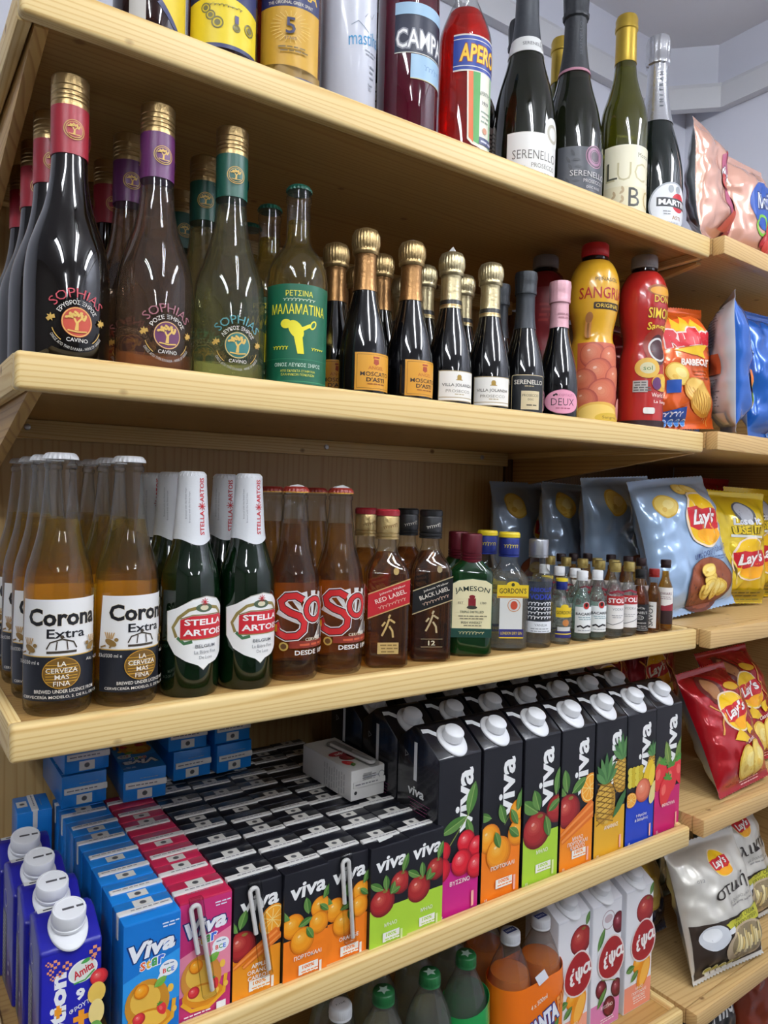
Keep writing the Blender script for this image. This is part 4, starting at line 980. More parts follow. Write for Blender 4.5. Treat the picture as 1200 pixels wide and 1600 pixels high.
# --- big bottles on the top shelf
def metaxa(label):
    p = [(0, .005), (.03, 0), (.034, 0), (.0365, .005), (.0365, .16)] + cr([(.0365, .165), (.034, .19), (.02, .215), (.0145, .24)], 4) + [(.0142, .285), (0, .285)]
    t = clear_bottle('brandy_bottle', label, p, CLEAR, liquid('c0602c', .3, '74351a', 1.36, thru=.2), .2, .0018)
    link('cap', screwcap('cap', .0165, .27, .305, P('2a2a5a', .35, .3), 2), t); return t
br = metaxa('')
a = Art(); a.rect(-40, 26, 40, 130, '1d2452'); a.poly([(-40, 30), (40, 30), (40, 70), (0, 78), (-40, 70)], 'e2c928')
a.poly([(-40, 100), (40, 100), (40, 122), (-40, 122)], 'dcb62a')
for x, y, r in ((-20, 64, 5), (-15, 57, 5), (-8, 50, 6), (11, 48, 4), (26, 52, 6)): a.ring(x, y, r, 1.4, '6a6436'); a.ell(x, y, r * .5, r * .5, '6a6436')
a.script(0, 67, 34, 3, '4a4428', 8, 3, .5); a.rect(9, 52, 13, 60, '4a4470'); a.text('3 STARS', 4, 86, 6, 'd8d2b8', 30)
link('front_label', art_mesh('front_label', a, cyl_map(.0367), 3), br)
br5 = metaxa('')
a = Art(); a.rect(-36, 20, 36, 128, 'c89a2c'); a.rect(-36, 96, 36, 128, '1d2452'); a.text('METAXA', 0, 113, 13, 'e0b840', 64, .03); a.text('THE ORIGINAL GREEK SPIRIT', 0, 100, 3.4, 'e0d8c0', 50)
for k in range(24): t_ = k * math.pi / 12; a.stroke([(11 * math.cos(t_), 74 + 11 * math.sin(t_)), (22 * math.cos(t_), 74 + 17 * math.sin(t_))], .6, 'e4c468')
a.text('5', 0, 75, 17, '2a2c50', 10, .01); a.text('STARS', 0, 62, 3, '2a2c50', 12); a.lines(2, 52, 30, 2, 4, 1.6, '6a5420')
a.poly([(-36, 20), (36, 20), (36, 30), (10, 26), (-10, 34), (-20, 28), (-36, 36)], '8a6a20'); a.rect(-36, 14, 36, 22, '1d2452')
link('front_label', art_mesh('front_label', a, cyl_map(.0367), 3), br5)
p = [(0, .005), (.026, 0), (.032, 0), (.034, .004), (.034, .14)] + cr([(.034, .145), (.03, .17), (.018, .2), (.014, .225)], 4) + [(.0138, .27), (0, .27)]
liqueur = dark_bottle('brandy_bottle', '', p, tinted('2a100c', .4, name='brown_glass')); link('cap', screwcap('cap', .0155, .25, .29, GOLD, 2), liqueur)
a = Art(); a.poly([(6, 40), (44, 8), (56, 8), (56, 130), (6, 130)], 'dfc234'); a.poly([(2, 44), (42, 4), (46, 4), (6, 48)], '1d2452'); a.rect(-24, 22, -8, 46, 'b9b5ae'); link('front_label', art_mesh('front_label', a, cyl_map(.0341), 3), liqueur)
place(liqueur, (.124, .062, DA), -8, 'dark brown spirit bottle with sideways yellow label, leftmost on the top shelf')
place(br, (.2000, .064, DA), -16, 'amber brandy bottle with bright yellow label and round medals', 'amber brandy bottles')
place(br5, (.2775, .063, DA), -24, 'amber brandy bottle with gold label bearing a dark numeral five', 'amber brandy bottles')
place(br, (.232, .145, DA), 30, 'amber brandy bottle standing behind the two yellow-labelled ones', 'amber brandy bottles')
p = [(0, .005), (.026, 0), (.031, 0), (.0328, .003), (.0328, .2)] + cr([(.0328, .205), (.03, .225), (.017, .245), (.014, .26)], 4) + [(.0138, .29), (0, .29)]
mast = dark_bottle('liqueur_bottle', '', p, P('c9cbd6', .3, 0, .5, .2)); link('cap', screwcap('cap', .0155, .275, .30, P('d8dae0', .3), 2), mast)
a = Art(); a.text('mastiha', 8, 96, 15, '2f86b4', 46, .0, .3, 14); a.stroke([(-10, 106), (-2, 112), (12, 104)], .8, '7a8a9a'); a.lines(16, 82, 18, 2, 4, 1.6, '8a8e98'); a.lines(16, 66, 2, 3, 6, 2, '8a8e98'); a.lines(16, 46, 7, 3, 3, 1.6, '9a9ea8'); a.lines(14, 18, 18, 2, 6, 1.4, '9a9ea8')
a.stroke([(6, 118), (10, 124), (16, 120), (20, 128)], .8, '8a8e98')
link('printed_label', art_mesh('printed_label', a, cyl_map(.0329), 3), mast)
place(mast, (.352, .060, DA), -8, 'matt white liqueur bottle with blue handwriting on the top shelf')
p = [(0, .005), (.03, 0), (.0355, 0), (.0375, .004), (.0378, .18)] + cr([(.0378, .186), (.034, .21), (.02, .24), (.0145, .265)], 4) + [(.0142, .315), (0, .315)]
t = thing('bitter_bottle', '', 'bottle'); link('bottle_glass', lathe('bottle_glass', p, tinted('5a0a22', .5, name='ruby_glass'), 144, 40, (36, .012, .01, .088)), t)
link('cap', screwcap('cap', .0165, .295, .335, P('1a2a5a', .3, .3), 2), t)
a = Art(); a.rect(-44, 108, 44, 152, '171c30'); a.rect(-44, 107, 44, 108, 'd8d4c8'); a.otext('CAMPARI', 0, 124, 22, 'ecebe8', '8a8a90', 84, .03); a.rect(-24, 78, 44, 106, '9cbcd4'); a.rect(-24, 77, 44, 78, 'd0b880'); a.rect(-44, 152, 44, 166, '9cbcd4'); a.script(10, 92, 34, 9, '7a9ac0', 7, 9, .8)
link('front_label', art_mesh('front_label', a, cyl_map(.0379), 3), t)
place(t, (.442, .066, DA), 6, 'dark ruby fluted bitter bottle with black and pale blue label')
p = [(0, .006), (.026, .0), (.032, 0), (.0345, .006), (.0335, .014), (.0345, .022), (.0345, .150)] + cr([(.0345, .156), (.0325, .178), (.022, .206), (.0150, .222)], 5) + [(.0142, .262), (0, .262)]
t = clear_bottle('aperitif_bottle', '', p, CLEAR, liquid('f6482a', .34, 'dc2416', 1.36, thru=.3), .205)
link('cap', screwcap('cap', .0160, .25, .285, P('1c3a8a', .3, .2), 2), t)
a = Art(); a.rect(-34, 116, 34, 162, 'd8d4c8'); a.rect(-34, 118, 34, 160, '1f3a8c'); a.rect(-34, 122, 34, 123, 'd8d4c8'); a.rect(-34, 155, 34, 156, 'd8d4c8'); a.otext('APEROL', 6, 139, 22, 'f0c234', '8a2a14', 64, .03, .12)
a.poly([(-14, 32), (-8, 26), (22, 18), (26, 22), (26, 116), (-16, 116)], 'e6e2d0'); a.poly([(-12, 34), (-6, 28), (-6, 116), (-14, 116)], 'd8682c'); a.poly([(-6, 30), (2, 27), (2, 116), (-8, 116)], '5aa05a'); a.rect(20, 26, 24, 116, '8ab888'); a.text('APERITIVO', 11, 92, 5, '4a5a4a', 20, .0, 0, 0, 30); a.text('1919', 11, 80, 5, '3a3a3a', 11, .01); a.lines(11, 68, 15, 3, 6, 1.8, '8a9a88'); a.ell(11, 46, 4, 4, 'c88a6a'); a.rect(2, 28, 24, 37, '26305a'); a.lines(13, 31, 18, 1, 3, 2.4, 'c9c9d8')
link('front_label', art_mesh('front_label', a, cyl_map(.0346), 3), t)
place(t, (.530, .062, DA), -8, 'bright orange-red aperitif bottle with blue band label and yellow lettering')
# sparkling wine, full size
BIG = [(0, .005), (.032, 0), (.0410, 0), (.0440, .006), (.0446, .05)] + cr([(.0444, .085), (.0424, .115), (.0362, .150), (.0265, .185), (.0195, .22), (.0158, .25)], 5) + [(.0148, .285), (.0168, .287), (.0168, .296), (0, .298)]
RB = prof_r(BIG)
OLIVE = tinted('14180a', .35, name='olive_glass')
def bigfoil(t, z0, ztop, mat, knob, wob=0):
    zs = [z0 + (.285 - z0) * i / 16 for i in range(17)]
    pr = [(0, z0)] + [(RB(z) + .0009, z) for z in zs] + knob + [(0, ztop)]
    link('neck_foil', lathe('neck_foil', pr, mat, 72, 45, (12, wob, .285, ztop - .01) if wob else None), t)
KN = [(.0185, .287), (.0190, .293), (.0175, .296), (.0182, .310), (.0186, .322), (.0170, .330), (.011, .333)]
def big(name, glass, fm, z0, wob=.02):
    t = dark_bottle(name, '', BIG, glass); bigfoil(t, z0, .333, fm, KN, wob); return t
ps1 = big('sparkling_wine_bottle', OLIVE, P('3a3d42', .45, .3, bump=(150, .2)), .215)
nb = link('neck_band', lathe('neck_band', [(0, .196), (RB(.196) + .0012, .196), (RB(.205) + .0013, .205), (RB(.217) + .0012, .217), (0, .217)], P('d8d8d6', .5), 48), ps1)
a = Art(); a.text('SERENELLO', 0, 0, 5, '6a6a6c', 34); a.ring(16, 2, 7, 3, 'b4b4b2', 20); link('neck_print', art_mesh('neck_print', a, cyl_map(lambda z: RB(z) + .0013, .2065), 3, 3), nb)
a = Art(); a.rect(-46, 8, 36, 76, 'd9d6cc'); a.rect(-45, 9, 35, 75, 'ecebe6'); a.ell(24, 80, 17, 22, 'e9e8e2'); a.ring(24, 80, 13, 5, 'b9b3a0', 22); a.ring(24, 80, 9, 1, 'd9d6cc', 22)
a.text('SERENELLO', -4, 46, 12, '6a665e', 68, -.005); a.text('PROSECCO', 8, 32, 6, '8a867e', 40); a.lines(-8, 22, 50, 2, 5, 1.4, 'a8a49a'); a.stroke([(-40, 30), (-20, 30)], .6, 'a8b890')
link('front_label', art_mesh('front_label', a, cyl_map(RB), 3, 4), ps1)
place(ps1, (.650, .072, DA), -15, 'big dark sparkling bottle with grey foil and white label on the top shelf', 'full size sparkling wine bottles')
ps2 = big('sparkling_wine_bottle', OLIVE, P('2b2d31', .5, .3, bump=(150, .25)), .205)
link('neck_band', lathe('neck_band', [(0, .203), (RB(.203) + .0014, .203), (RB(.207) + .0014, .207), (0, .207)], P('b07a8a', .4), 48), ps2)
a = Art(); a.text('SERENELLO', 0, 0, 4.6, '5a5c62', 50, .0, 0, 90); link('neck_print', art_mesh('neck_print', a, cyl_map(lambda z: RB(z) + .0011, .252), 3, 4), ps2)
a = Art(); a.rect(-42, 6, 42, 84, '44464c'); a.ell(14, 72, 16, 16, 'b8829a', 0, 30); a.ell(14, 72, 15, 15, '3a2834', 0, 30); a.ring(14, 72, 13, 5.5, '9a6a84', 26); a.ring(14, 72, 9.5, 1, '2e2430', 20)
for k in range(9): a.leaf(-24 + (k % 3) * 3, 30 + k * 5, 11, 4, 60 + (-1) ** k * 60, '2c2e34', None)
a.text('SERENELLO', 6, 46, 8, 'c9c6c4', 60, .0); a.text('PROSECCO', 12, 36, 5, 'b8b4b4', 34, .01); a.text('DOC ROSÉ', 12, 28, 4.4, 'b8b4b4', 24, .01); a.text('BRUT', 12, 18, 4, 'b8b4b4', 12, .01)
link('front_label', art_mesh('front_label', a, cyl_map(RB), 3, 4), ps2)
place(ps2, (.7475, .070, DA), -20, 'big dark sparkling bottle with black foil and grey label with pink ring', 'full size sparkling wine bottles')
LUC = [(0, .005), (.026, 0), (.033, 0), (.0358, .005), (.0362, .14)] + cr([(.036, .158), (.0325, .182), (.0245, .208), (.0178, .235), (.0152, .262)], 5) + [(.0148, .305), (.0162, .307), (.0162, .3165), (0, .318)]
RL = prof_r(LUC)
luc = thing('wine_bottle', '', 'bottle'); link('bottle_glass', lathe('bottle_glass', LUC, tinted('50500e', .65, name='yellow_green_glass'), 48), luc)
link('capsule', lathe('capsule', [(0, .255)] + [(RL(z) + .0008, z) for z in [.255 + .05 * i / 8 for i in range(9)]] + [(.0172, .3065), (.0172, .312), (.0164, .314), (.0168, .322), (.0150, .327), (0, .3285)], P('b89a3c', .35, .7), 40), luc)
a = Art(); a.rect(-46, 18, 46, 118, 'ece5c8'); a.text('Moscato', 22, 104, 7, '6a6450', 30, .0); a.text('LUCE', 0, 78, 28, 'c8bd92', 84, -.01); a.rect(-46, 18, 46, 56, 'e6dcb8'); a.text('B', 2, 40, 28, '2a2a24', 18, .0); a.text('L', -32, 80, 26, '4a4a3c', 16, -.01); a.text('O', 30, 40, 28, 'c0a868', 22)
for k in range(8): a.leaf(-32 + (k % 4) * 6, 24 + k * 3.4, 9, 4, 40 + 70 * (k % 2), 'c0a880', None)
link('front_label', art_mesh('front_label', a, cyl_map(.0363), 3), luc)
place(luc, (.8535, .062, DA), -25, 'yellow-green wine bottle with gold capsule and cream label')
mar = big('sparkling_wine_bottle', P('0d1512', .05, 0, .5, .3), SILVER, .190, .03)
a = Art()
for i, ch in enumerate('MARTINI'): a.text(ch, 0, 30 - i * 9, 6, '6a6e74', None, .03, 0, 90)
o = link('neck_print', art_mesh('neck_print', a, cyl_map(lambda z: RB(z) + .0011, .238), 3, 4), mar); o.rotation_euler = (0, 0, math.radians(-20))
a = Art(); a.ell(0, 48, 39, 37, 'a8acb2', 0, 40); a.ell(0, 48, 36.5, 34.5, 'e4e6ea', 0, 40); a.ell(12, 54, 15, 15, 'c0202c'); a.rect(-27, 46, 40, 60, '1a1c20'); a.text('MARTINI', 6, 53, 9, 'f0f0f0', 60, .04); a.text('ASTI', 8, 30, 6, '9a6a30', 18, .01); a.ell(-4, 74, 5, 6, 'a0a4a8'); a.ell(10, 74, 5, 6, 'a0a4a8'); a.lines(-10, 38, 14, 2, 4, 1.4, '8a8e94'); a.text('ESTABLISHED', 0, 22, 2.8, '8a8e94', 26)
link('front_label', art_mesh('front_label', a, cyl_map(RB), 3, 4), mar)
place(mar, (.9425, .068, DA), -14, 'black sparkling bottle with silver foil neck and round white label', 'full size sparkling wine bottles')
# second row on the top shelf
bk = big('sparkling_wine_bottle', BLACKGLASS, P('2a2c30', .5, .3), .2)
place(bk, (.735, .172, DA), -20, 'dark sparkling bottle with grey foil standing behind the white-labelled one', 'full size sparkling wine bottles')
l2 = dup(luc); l2.location = (.8165, .160, DA); l2['label'] = 'yellow-green wine bottle with pale capsule half hidden behind the grey-labelled bottle'
p = [(0, .005), (.03, 0), (.036, .004), (.036, .12)] + cr([(.036, .125), (.033, .15), (.02, .18), (.0155, .2)], 4) + [(.0155, .235), (0, .235)]
dk = dark_bottle('spirit_bottle', '', p, BLACKGLASS); link('cap', screwcap('cap', .0170, .215, .25, P('2c2e30', .4), 3), dk)
a = Art(); a.rect(-30, 70, 30, 112, 'c9c7c0'); a.lines(0, 100, 40, 5, 6, 2.4, '4a4a48'); link('front_label', art_mesh('front_label', a, cyl_map(.0361), 3), dk)
place(dk, (.6205, .150, DA), -5, 'black spirit bottle standing behind the orange-red aperitif bottle', 'dark spirit bottles in the rear row')
place(dk, (.4475, .152, DA), -60, 'black spirit bottle standing behind the ruby fluted bottle', 'dark spirit bottles in the rear row')
# ------------------------------------------------------------------ juice cartons
MW, MD, MH = .0548, .0405, .1255
SEAM = P('d6d4d0', .5); CARTON_BLACK = P('14151c', .28, 0, .5, .15); CARTON_BLUE = P('1878c8', .3, 0, .5, .15); CARTON_PINK = P('b52348', .3, 0, .5, .15); CARTON_WHITE = P('dcdad6', .4)
def mini_body(mat):
    bm = bmesh.new(); box_bm(bm, -MW / 2, MW / 2, -MD / 2, MD / 2, 0, MH, .0013, 2)
    return bm_mesh('carton_body', bm, [mat])
def seam_mesh():
    bm = bmesh.new()
    box_bm(bm, -MW / 2 - .0006, MW / 2 - .0030, -.0045, .0035, MH - .0004, MH + .0016, .0004, 1)
    box_bm(bm, -MW / 2 - .0009, -MW / 2 + .0003, -.0032, .0022, MH - .022, MH + .0012, .0003, 1)
    return bm_mesh('top_seam', bm, [SEAM])
SEAMME = seam_mesh()
a = Art(); a.rect(-9.5, 6, 9.5, 18, 'd2cfc8'); a.ell(0, 11.7, 3.4, 3.2, '6a6866'); a.ell(0, 11.7, 2.6, 2.4, '4a4a4c')
PATCH = art_mesh('straw_hole_patch', a, top_map(MH), 0, None, .12, .04)
a = Art(); a.lines(0, -1.6, 40, 1, 3, 1.6, '77757a', 4); a.lines(-6, -9.5, 22, 1, 3, .9, '8a90a0', 6); DATE = art_mesh('date_print', a, top_map(MH + .0016), 0, None, .06, .02)
BODY = {}
def carton(label, mat, art):
    t = thing('juice_carton', label, 'juice carton')
    if mat.name not in BODY: BODY[mat.name] = mini_body(mat)
    link('carton_body', BODY[mat.name], t); s_ = link('top_seam', SEAMME, t); link('straw_hole_patch', PATCH, t); link('date_print', DATE, s_)
    if art: link('front_print', art_mesh('front_print', art, flat_map(-MD / 2), 0, None, .12, .03), t)
    return t
def black_front(base, word, pic, word2=None):
    a = Art(); a.rect(-27.2, 1, 27.2, 123.5, '15161d'); a.rect(-27.2, 1, 27.2, 52, base)
    a.text('viva', 2, 104, 17, 'f4f4f2', 44, .028, .12, 3); n0 = len(a.layers); pic(a); a.swell(n0, 1.14, 0, 62, 27.2)
    for i, wd in enumerate(word): a.text(wd, 2, 37 - i * 6.2 if len(word) > 1 else 31, 4.6, 'f6f2e8', None, .015)
    a.rect(-9, 11, 15, 22, 'f2f0e8'); a.text('100%', 3, 18.6, 4, base, 15, .03); a.lines(3, 13, 18, 2, 2.4, 1.2, base); a.stroke([(18, 8), (18, 20)], 3, 'f6ede0' if base != 'a8cf3a' else 'd8e8a0')
    a.lines(-12, 4, 16, 1, 2, 1, 'f6f2e8'); return a
def pic_orange(a):
    a.stroke([(24, 92), (12, 80), (2, 74)], 1, '5a6a2a')
    for x, y, r in ((16, 76, 11), (-14, 66, 12), (14, 62, 11), (-4, 50, 13)): orange_pic(a, x, y, r)
    for l in ((-18, 74, 18, 8, 150), (2, 74, 17, 8, 100), (6, 70, 16, 7, 200), (18, 84, 16, 7, 60), (0, 62, 15, 7, -60), (14, 80, 13, 6, -40)): a.leaf(*l)
def pic_apple(a):
    apple_pic(a, 14, 74, 13); apple_pic(a, -9, 59, 15.5)
    for l in ((-8, 72, 20, 8, 150), (-4, 70, 17, 8, 95), (16, 84, 20, 8, 70), (6, 78, 14, 7, 250), (2, 66, 12, 6, 20)): a.leaf(*l)
def pic_mix(a):
    slice_pic(a, 15, 78, 15, 50); apple_pic(a, -16, 62, 15); a.leaf(-18, 78, 18, 9, 70); a.leaf(-20, 76, 14, 7, 130)
    carrot_pic(a, -24, 44, 20, 66, 9); carrot_pic(a, -14, 42, 24, 62, 8)
c_mix = carton('', CARTON_BLACK, black_front('e8921e', ('APPLE', 'ORANGE', 'CARROT'), pic_mix))
c_org = carton('', CARTON_BLACK, black_front('ee7d1a', ('ΠΟΡΤΟΚΑΛΙ',), pic_orange))
c_orj = carton('', CARTON_BLACK, black_front('ee7d1a', ('ORANGE',), pic_orange))
c_app = carton('', CARTON_BLACK, black_front('a8cf3a', ('ΜΗΛΟ',), pic_apple))
def kids(base, swirl, extra):
    a = Art(); a.rect(-27.2, 1, 27.2, 123.5, base)
    a.poly([(-27, 70), (27, 88), (27, 40), (-27, 30)], extra)
    a.otext('Viva', 0, 97, 17, 'f2f4f8', '14306a', 44, .04, .25, 6, .05)
    for ch, x, cc in (('S', -9, 'e05a2a'), ('t', -3.5, 'e8b02a'), ('a', 2.5, '4aa04a'), ('r', 8.5, '3a6ad0')): a.otext(ch, x, 82 + x * .1, 8, cc, 'f2f4f8', None, .03, .15, 6, .06)
    a.lines(16, 116, 14, 2, 3, 1.3, 'dce8f4'); a.ell(16, 72, 9, 7.5, 'f4f6f8'); a.poly([(8, 70), (12, 64), (4, 62)], 'f4f6f8')
    for ch, x, cc in (('B', 12, 'd03a2a'), ('C', 16, '3a9a4a'), ('E', 20, '2a6ad0')): a.text(ch, x, 70, 4.5, cc, None, .03)
    a.lines(16, 75.5, 10, 1, 2, 1.1, '6a7a9a')
    # a plain splash of juice with fruit
    a.ell(-4, 44, 21, 24, swirl, 20); a.ell(-6, 48, 14, 15, 'e8b84a', 40); a.ell(-2, 26, 22, 12, 'd98a1e', -8); a.ell(-2, 28, 17, 8, 'f2c04a', -8)
    a.stroke([(-24, 24), (-14, 14), (4, 12), (20, 22), (22, 40)], 4, 'e8a82a'); straw_pic(a, 10, 34, 6, 20); a.fruit(-12, 32, 6, 'd8343a', '9c1c2a', 'f08a80'); a.ell(18, 52, 3, 4, 'f2c04a'); a.ell(22, 30, 2.4, 3, 'f2c04a')
    a.leaf(2, 58, 14, 8, 30, '6aaa3a'); a.fruit(-10, 58, 7, 'ef9a1e', 'cf6f12', 'f8bd55')
    a.lines(-10, 9, 28, 3, 3, 1.4, 'f0ecf0', 9); a.rect(12, 3, 22, 14, 'e8eaf0'); return a
c_blu = carton('', CARTON_BLUE, kids('1672c4', 'c88a2a', '2f95e0'))
c_pnk = carton('', CARTON_PINK, kids('c0306e', 'cf8a3a', 'e88aa0'))
STRAW = P('e8e6e2', .35)
def add_straw(c, x=-3, lean=7, long=.088, z=.030, short=.045):
    y = -MD / 2 - .0042; s = math.sin(math.radians(lean)); top = z + long
    pts = [(x / 1000 + s * long, y, z), (x / 1000, y, top)]
    for k in range(1, 9):
        t = math.pi * k / 9; pts.append((x / 1000 - .0042 * (1 - math.cos(t)), y, top + .0042 * math.sin(t)))
    pts += [(x / 1000 - .0084, y, top), (x / 1000 - .0084 + s * short, y, top - short)]
    link('straw', tube_mesh('straw', pts, .0024, STRAW, 10), c)
    bm = bmesh.new(); box_bm(bm, -.0075, .0065, y - .0028, y + .0036, z - .006, top + .012, .0012, 1)
    me = bm_mesh('straw_wrapper', bm, [clear_shell('f4f4f4', .5, 'straw_film', .2)])
    for v in me.vertices: v.co.x += x / 1000 - .003 + s * max(0, top - v.co.z)
    link('straw_wrapper', me, c)
# front row and the columns behind it
PITCH = .0422
cols = [('blue', .1265, .028, c_blu, 'bright blue small juice carton with a juice splash', 'bright blue', 8, 'blue'),
        ('pink', .1830, .036, c_pnk, 'pink small juice carton with a straw taped on', 'pink', 7, 'pink'),
        ('mix', .2395, .035, c_mix, 'black small juice carton with orange slice and carrots', 'black', 9, 'carrot'),
        ('org', .2955, .031, c_org, 'black small juice carton with hanging oranges and no straw', 'black', 9, 'no-straw orange'),
        ('orj', .3505, .0345, c_orj, 'black small juice carton with oranges and a straw', 'black', 9, 'straw orange'),
        ('app', .4060, .030, c_app, 'black small juice carton with red apples, left of the apple pair', 'black', 9, 'left apple'),
        ('ap2', .4615, .0325, c_app, 'black small juice carton with red apples, beside the tall cherry carton', 'black', 9, 'right apple')]
ordw = ['', 'second', 'third', 'fourth', 'fifth', 'sixth', 'seventh', 'eighth', 'ninth']
plain = {}
for key, x, y0, proto, lab, colr, n, cname in cols:
    rr = random.Random(key)
    for k in range(n):
        y = y0 + k * PITCH + (rr.uniform(-.0007, .0007) if k else 0)
        if y > .42: break
        if key == 'blue' and y > .335: break
        xx = x + (rr.uniform(-.0003, .0003) if k else 0)
        g = colr.replace('bright ', '') + ' small juice cartons'
        if k == 0:
            place(proto, (xx, y, DD), 180 * 0, lab + ', front of its column', g)
        else:
            back_lab = '%s small juice carton, %s from the front in the column behind the %s carton' % (colr, ordw[k], cname)
            o = place(proto, (xx, y, DD), (180 if rr.random() < .4 else 0) + rr.uniform(-.5, .5), back_lab, g)
# straws on three of the front cartons (only the front ones)
for p, x in ((c_pnk, -9), (c_mix, -3), (c_orj, -2)): add_straw(p, x, 10 if p is not c_orj else 5)
a = Art(); a.poly([(-12, -2), (10, 2), (14, 8), (-2, 6), (-9, 8)], 'e4e4e0'); o = link('price_sticker', art_mesh('price_sticker', a, top_map(MH, -.012), 0, None, 1.9, .05), c_app)
# blue cartons lying on top of the standing ones, tops to the front
lay = [(.1290, .300, 0, 0, 'lower blue carton of the left pair lying behind the standing blue cartons'), (.1300, .302, 1, 1, 'upper blue carton of the left pair lying behind the standing blue cartons'),
       (.2080, .277, 0, -4, 'blue carton lying flat on the pink cartons, its printed face up'), (.2730, .318, 0, 2, 'lower blue carton of the middle pair lying on the black cartons'), (.2745, .316, 1, -2, 'upper blue carton of the middle pair lying on the black cartons'),
       (.3330, .312, 0, 3, 'lower blue carton of the right pair lying on the black cartons'), (.3345, .314, 1, 1, 'upper blue carton of the right pair lying on the black cartons')]
for x, y, lv, rz, lab in lay:
    o = place(c_blu, (x, y + MH, DD + MH + .0020 + MD / 2 + lv * (MD + .0014)), 0, lab, 'blue small juice cartons'); 
    o.rotation_euler = (math.pi / 2, math.pi, math.radians(rz)); y
    o.location.y = y + MH if y + MH < BACK - .001 else BACK - .001
o = place(c_blu, (.075, .345, DD), 88, 'blue small juice carton standing alone behind the capped dark blue cartons', 'blue small juice cartons')
# white carton lying on the black ones
a = Art(); a.rect(-27, 1, 27, 124, 'dedcd8'); apple_pic(a, 2, 78, 12); straw_pic(a, 14, 96, 9, 20); a.leaf(-4, 90, 16, 8, 140); a.leaf(8, 100, 14, 7, 60); a.ell(6, 62, 16, 9, 'b5323a'); a.text('έψα', 4, 62, 9, 'f4f0ec', 20, .04, .1, 8); a.rect(-27, 1, 27, 22, 'e0ded8')
c_wht = carton('', CARTON_WHITE, a); add_straw(c_wht, -6, 4, .085, .032)
a = Art(); a.rect(-6, -14, 8, -4, 'a9a7a4'); a.lines(-2, -2, 24, 4, 3.2, 1.6, '8a888a'); a.ell(20, 10, 2.4, 2.4, '2a2a2c'); a.ring(-22, -8, 5, .8, '6a6a6c'); link('top_print', art_mesh('top_print', a, top_map(MH), 0, None, .2, .03), c_wht)
for ch in list(c_wht.children):
    if ch.name.startswith('straw_hole'): bpy.data.objects.remove(ch)
a = Art(); a.lines(0, 108, 30, 9, 6, 2, 'b5b3b0', 3); link('side_print', art_mesh('side_print', a, lambda u, v, h: Vector((MW / 2 + h / 1000, u / 1000, v / 1000)), 0), c_wht)
place(c_wht, (.455, .235, DD + MH + .0022 + MD / 2), 0, 'small white juice carton with a straw lying on the black cartons'); c_wht.rotation_euler = (math.pi / 2, math.pi, math.radians(2)); c_wht.location = (.448, .255, DD + MH + .0022 + MD / 2)

# --- one-litre cartons
LW, LD, LF, LR = .0715, .086, .207, .2365
def litre_body(mat, wd=LW, dp=LD, fr=LF, rg=LR, bk=None):
    bm = bmesh.new(); y = dp / 2; bk = bk or fr + .006
    pts = [(-y, 0), (y, 0), (y, bk), (.010, rg), (-.001, rg), (-y, fr)]
    lo = [bm.verts.new((-wd / 2, p[0], p[1])) for p in pts]; hi = [bm.verts.new((wd / 2, p[0], p[1])) for p in pts]
    bm.faces.new(lo); bm.faces.new(list(reversed(hi)))
    for i in range(6): bm.faces.new((lo[i], hi[i], hi[(i + 1) % 6], lo[(i + 1) % 6]))
    bmesh.ops.bevel(bm, geom=list(bm.edges), offset=.0018, segments=2, affect='EDGES', profile=.5)
    return bm_mesh('carton_body', bm, [mat])
LBODY = litre_body(P('131319', .22, 0, .5, .25))
CAPW = P('e2e3e6', .35)
def lcap_meshes(r=.0138):
    c = lathe('collar', [(0, 0), (r * 1.42, 0), (r * 1.42, .0014), (r * 1.36, .0024), (r * 1.08, .0034), (0, .0034)], CAPW, 40, 40)
    for v in c.vertices: v.co.y *= 1.12 if v.co.y > 0 else 1.38
    k = lathe('cap', [(0, .004), (r, .004), (r, .006), (r * .97, .0066), (r * .97, .0142), (r * .88, .0156), (0, .0158)], CAPW, 96, 50, (32, .015, .0064, .0135))
    return c, k
LCOL, LCAP = lcap_meshes()
ANG = math.atan2(LR - LF, LD / 2 - .001)
def slope_map(x0=0):
    cy_, cz_ = (-LD / 2 - .001) / 2, (LF + LR) / 2; d = Vector((0, math.cos(ANG), math.sin(ANG))); n = Vector((0, -math.sin(ANG), math.cos(ANG)))
    return lambda u, v, h: Vector((x0 + u / 1000, cy_, cz_)) + d * (v / 1000) + n * (h / 1000)
a = Art(); a.stroke([(-35.5, 19), (-26, 18), (-14, 8)], 6.5, 'd9dadc'); SLOPE = art_mesh('top_band', a, slope_map(), 0, None, .25, .03)
a = Art(); a.stroke([(-4, 216), (-4, 166)], 6.5, 'd9dadc'); a.text('viva', -2, 152, 12, 'e6e6e4', 34, .025, .1); a.ring(-24, 196, 5, .9, 'b9b9bb', 3); a.lines(4, 140, 46, 5, 4.5, 1, '7a3a5a', 2); a.lines(4, 112, 46, 9, 4.2, 1, '8a8a90', 5)
LSIDE = art_mesh('side_print', a, lambda u, v, h: Vector((-LW / 2 - h / 1000, -u / 1000, v / 1000)), 0, None, .2, .03)
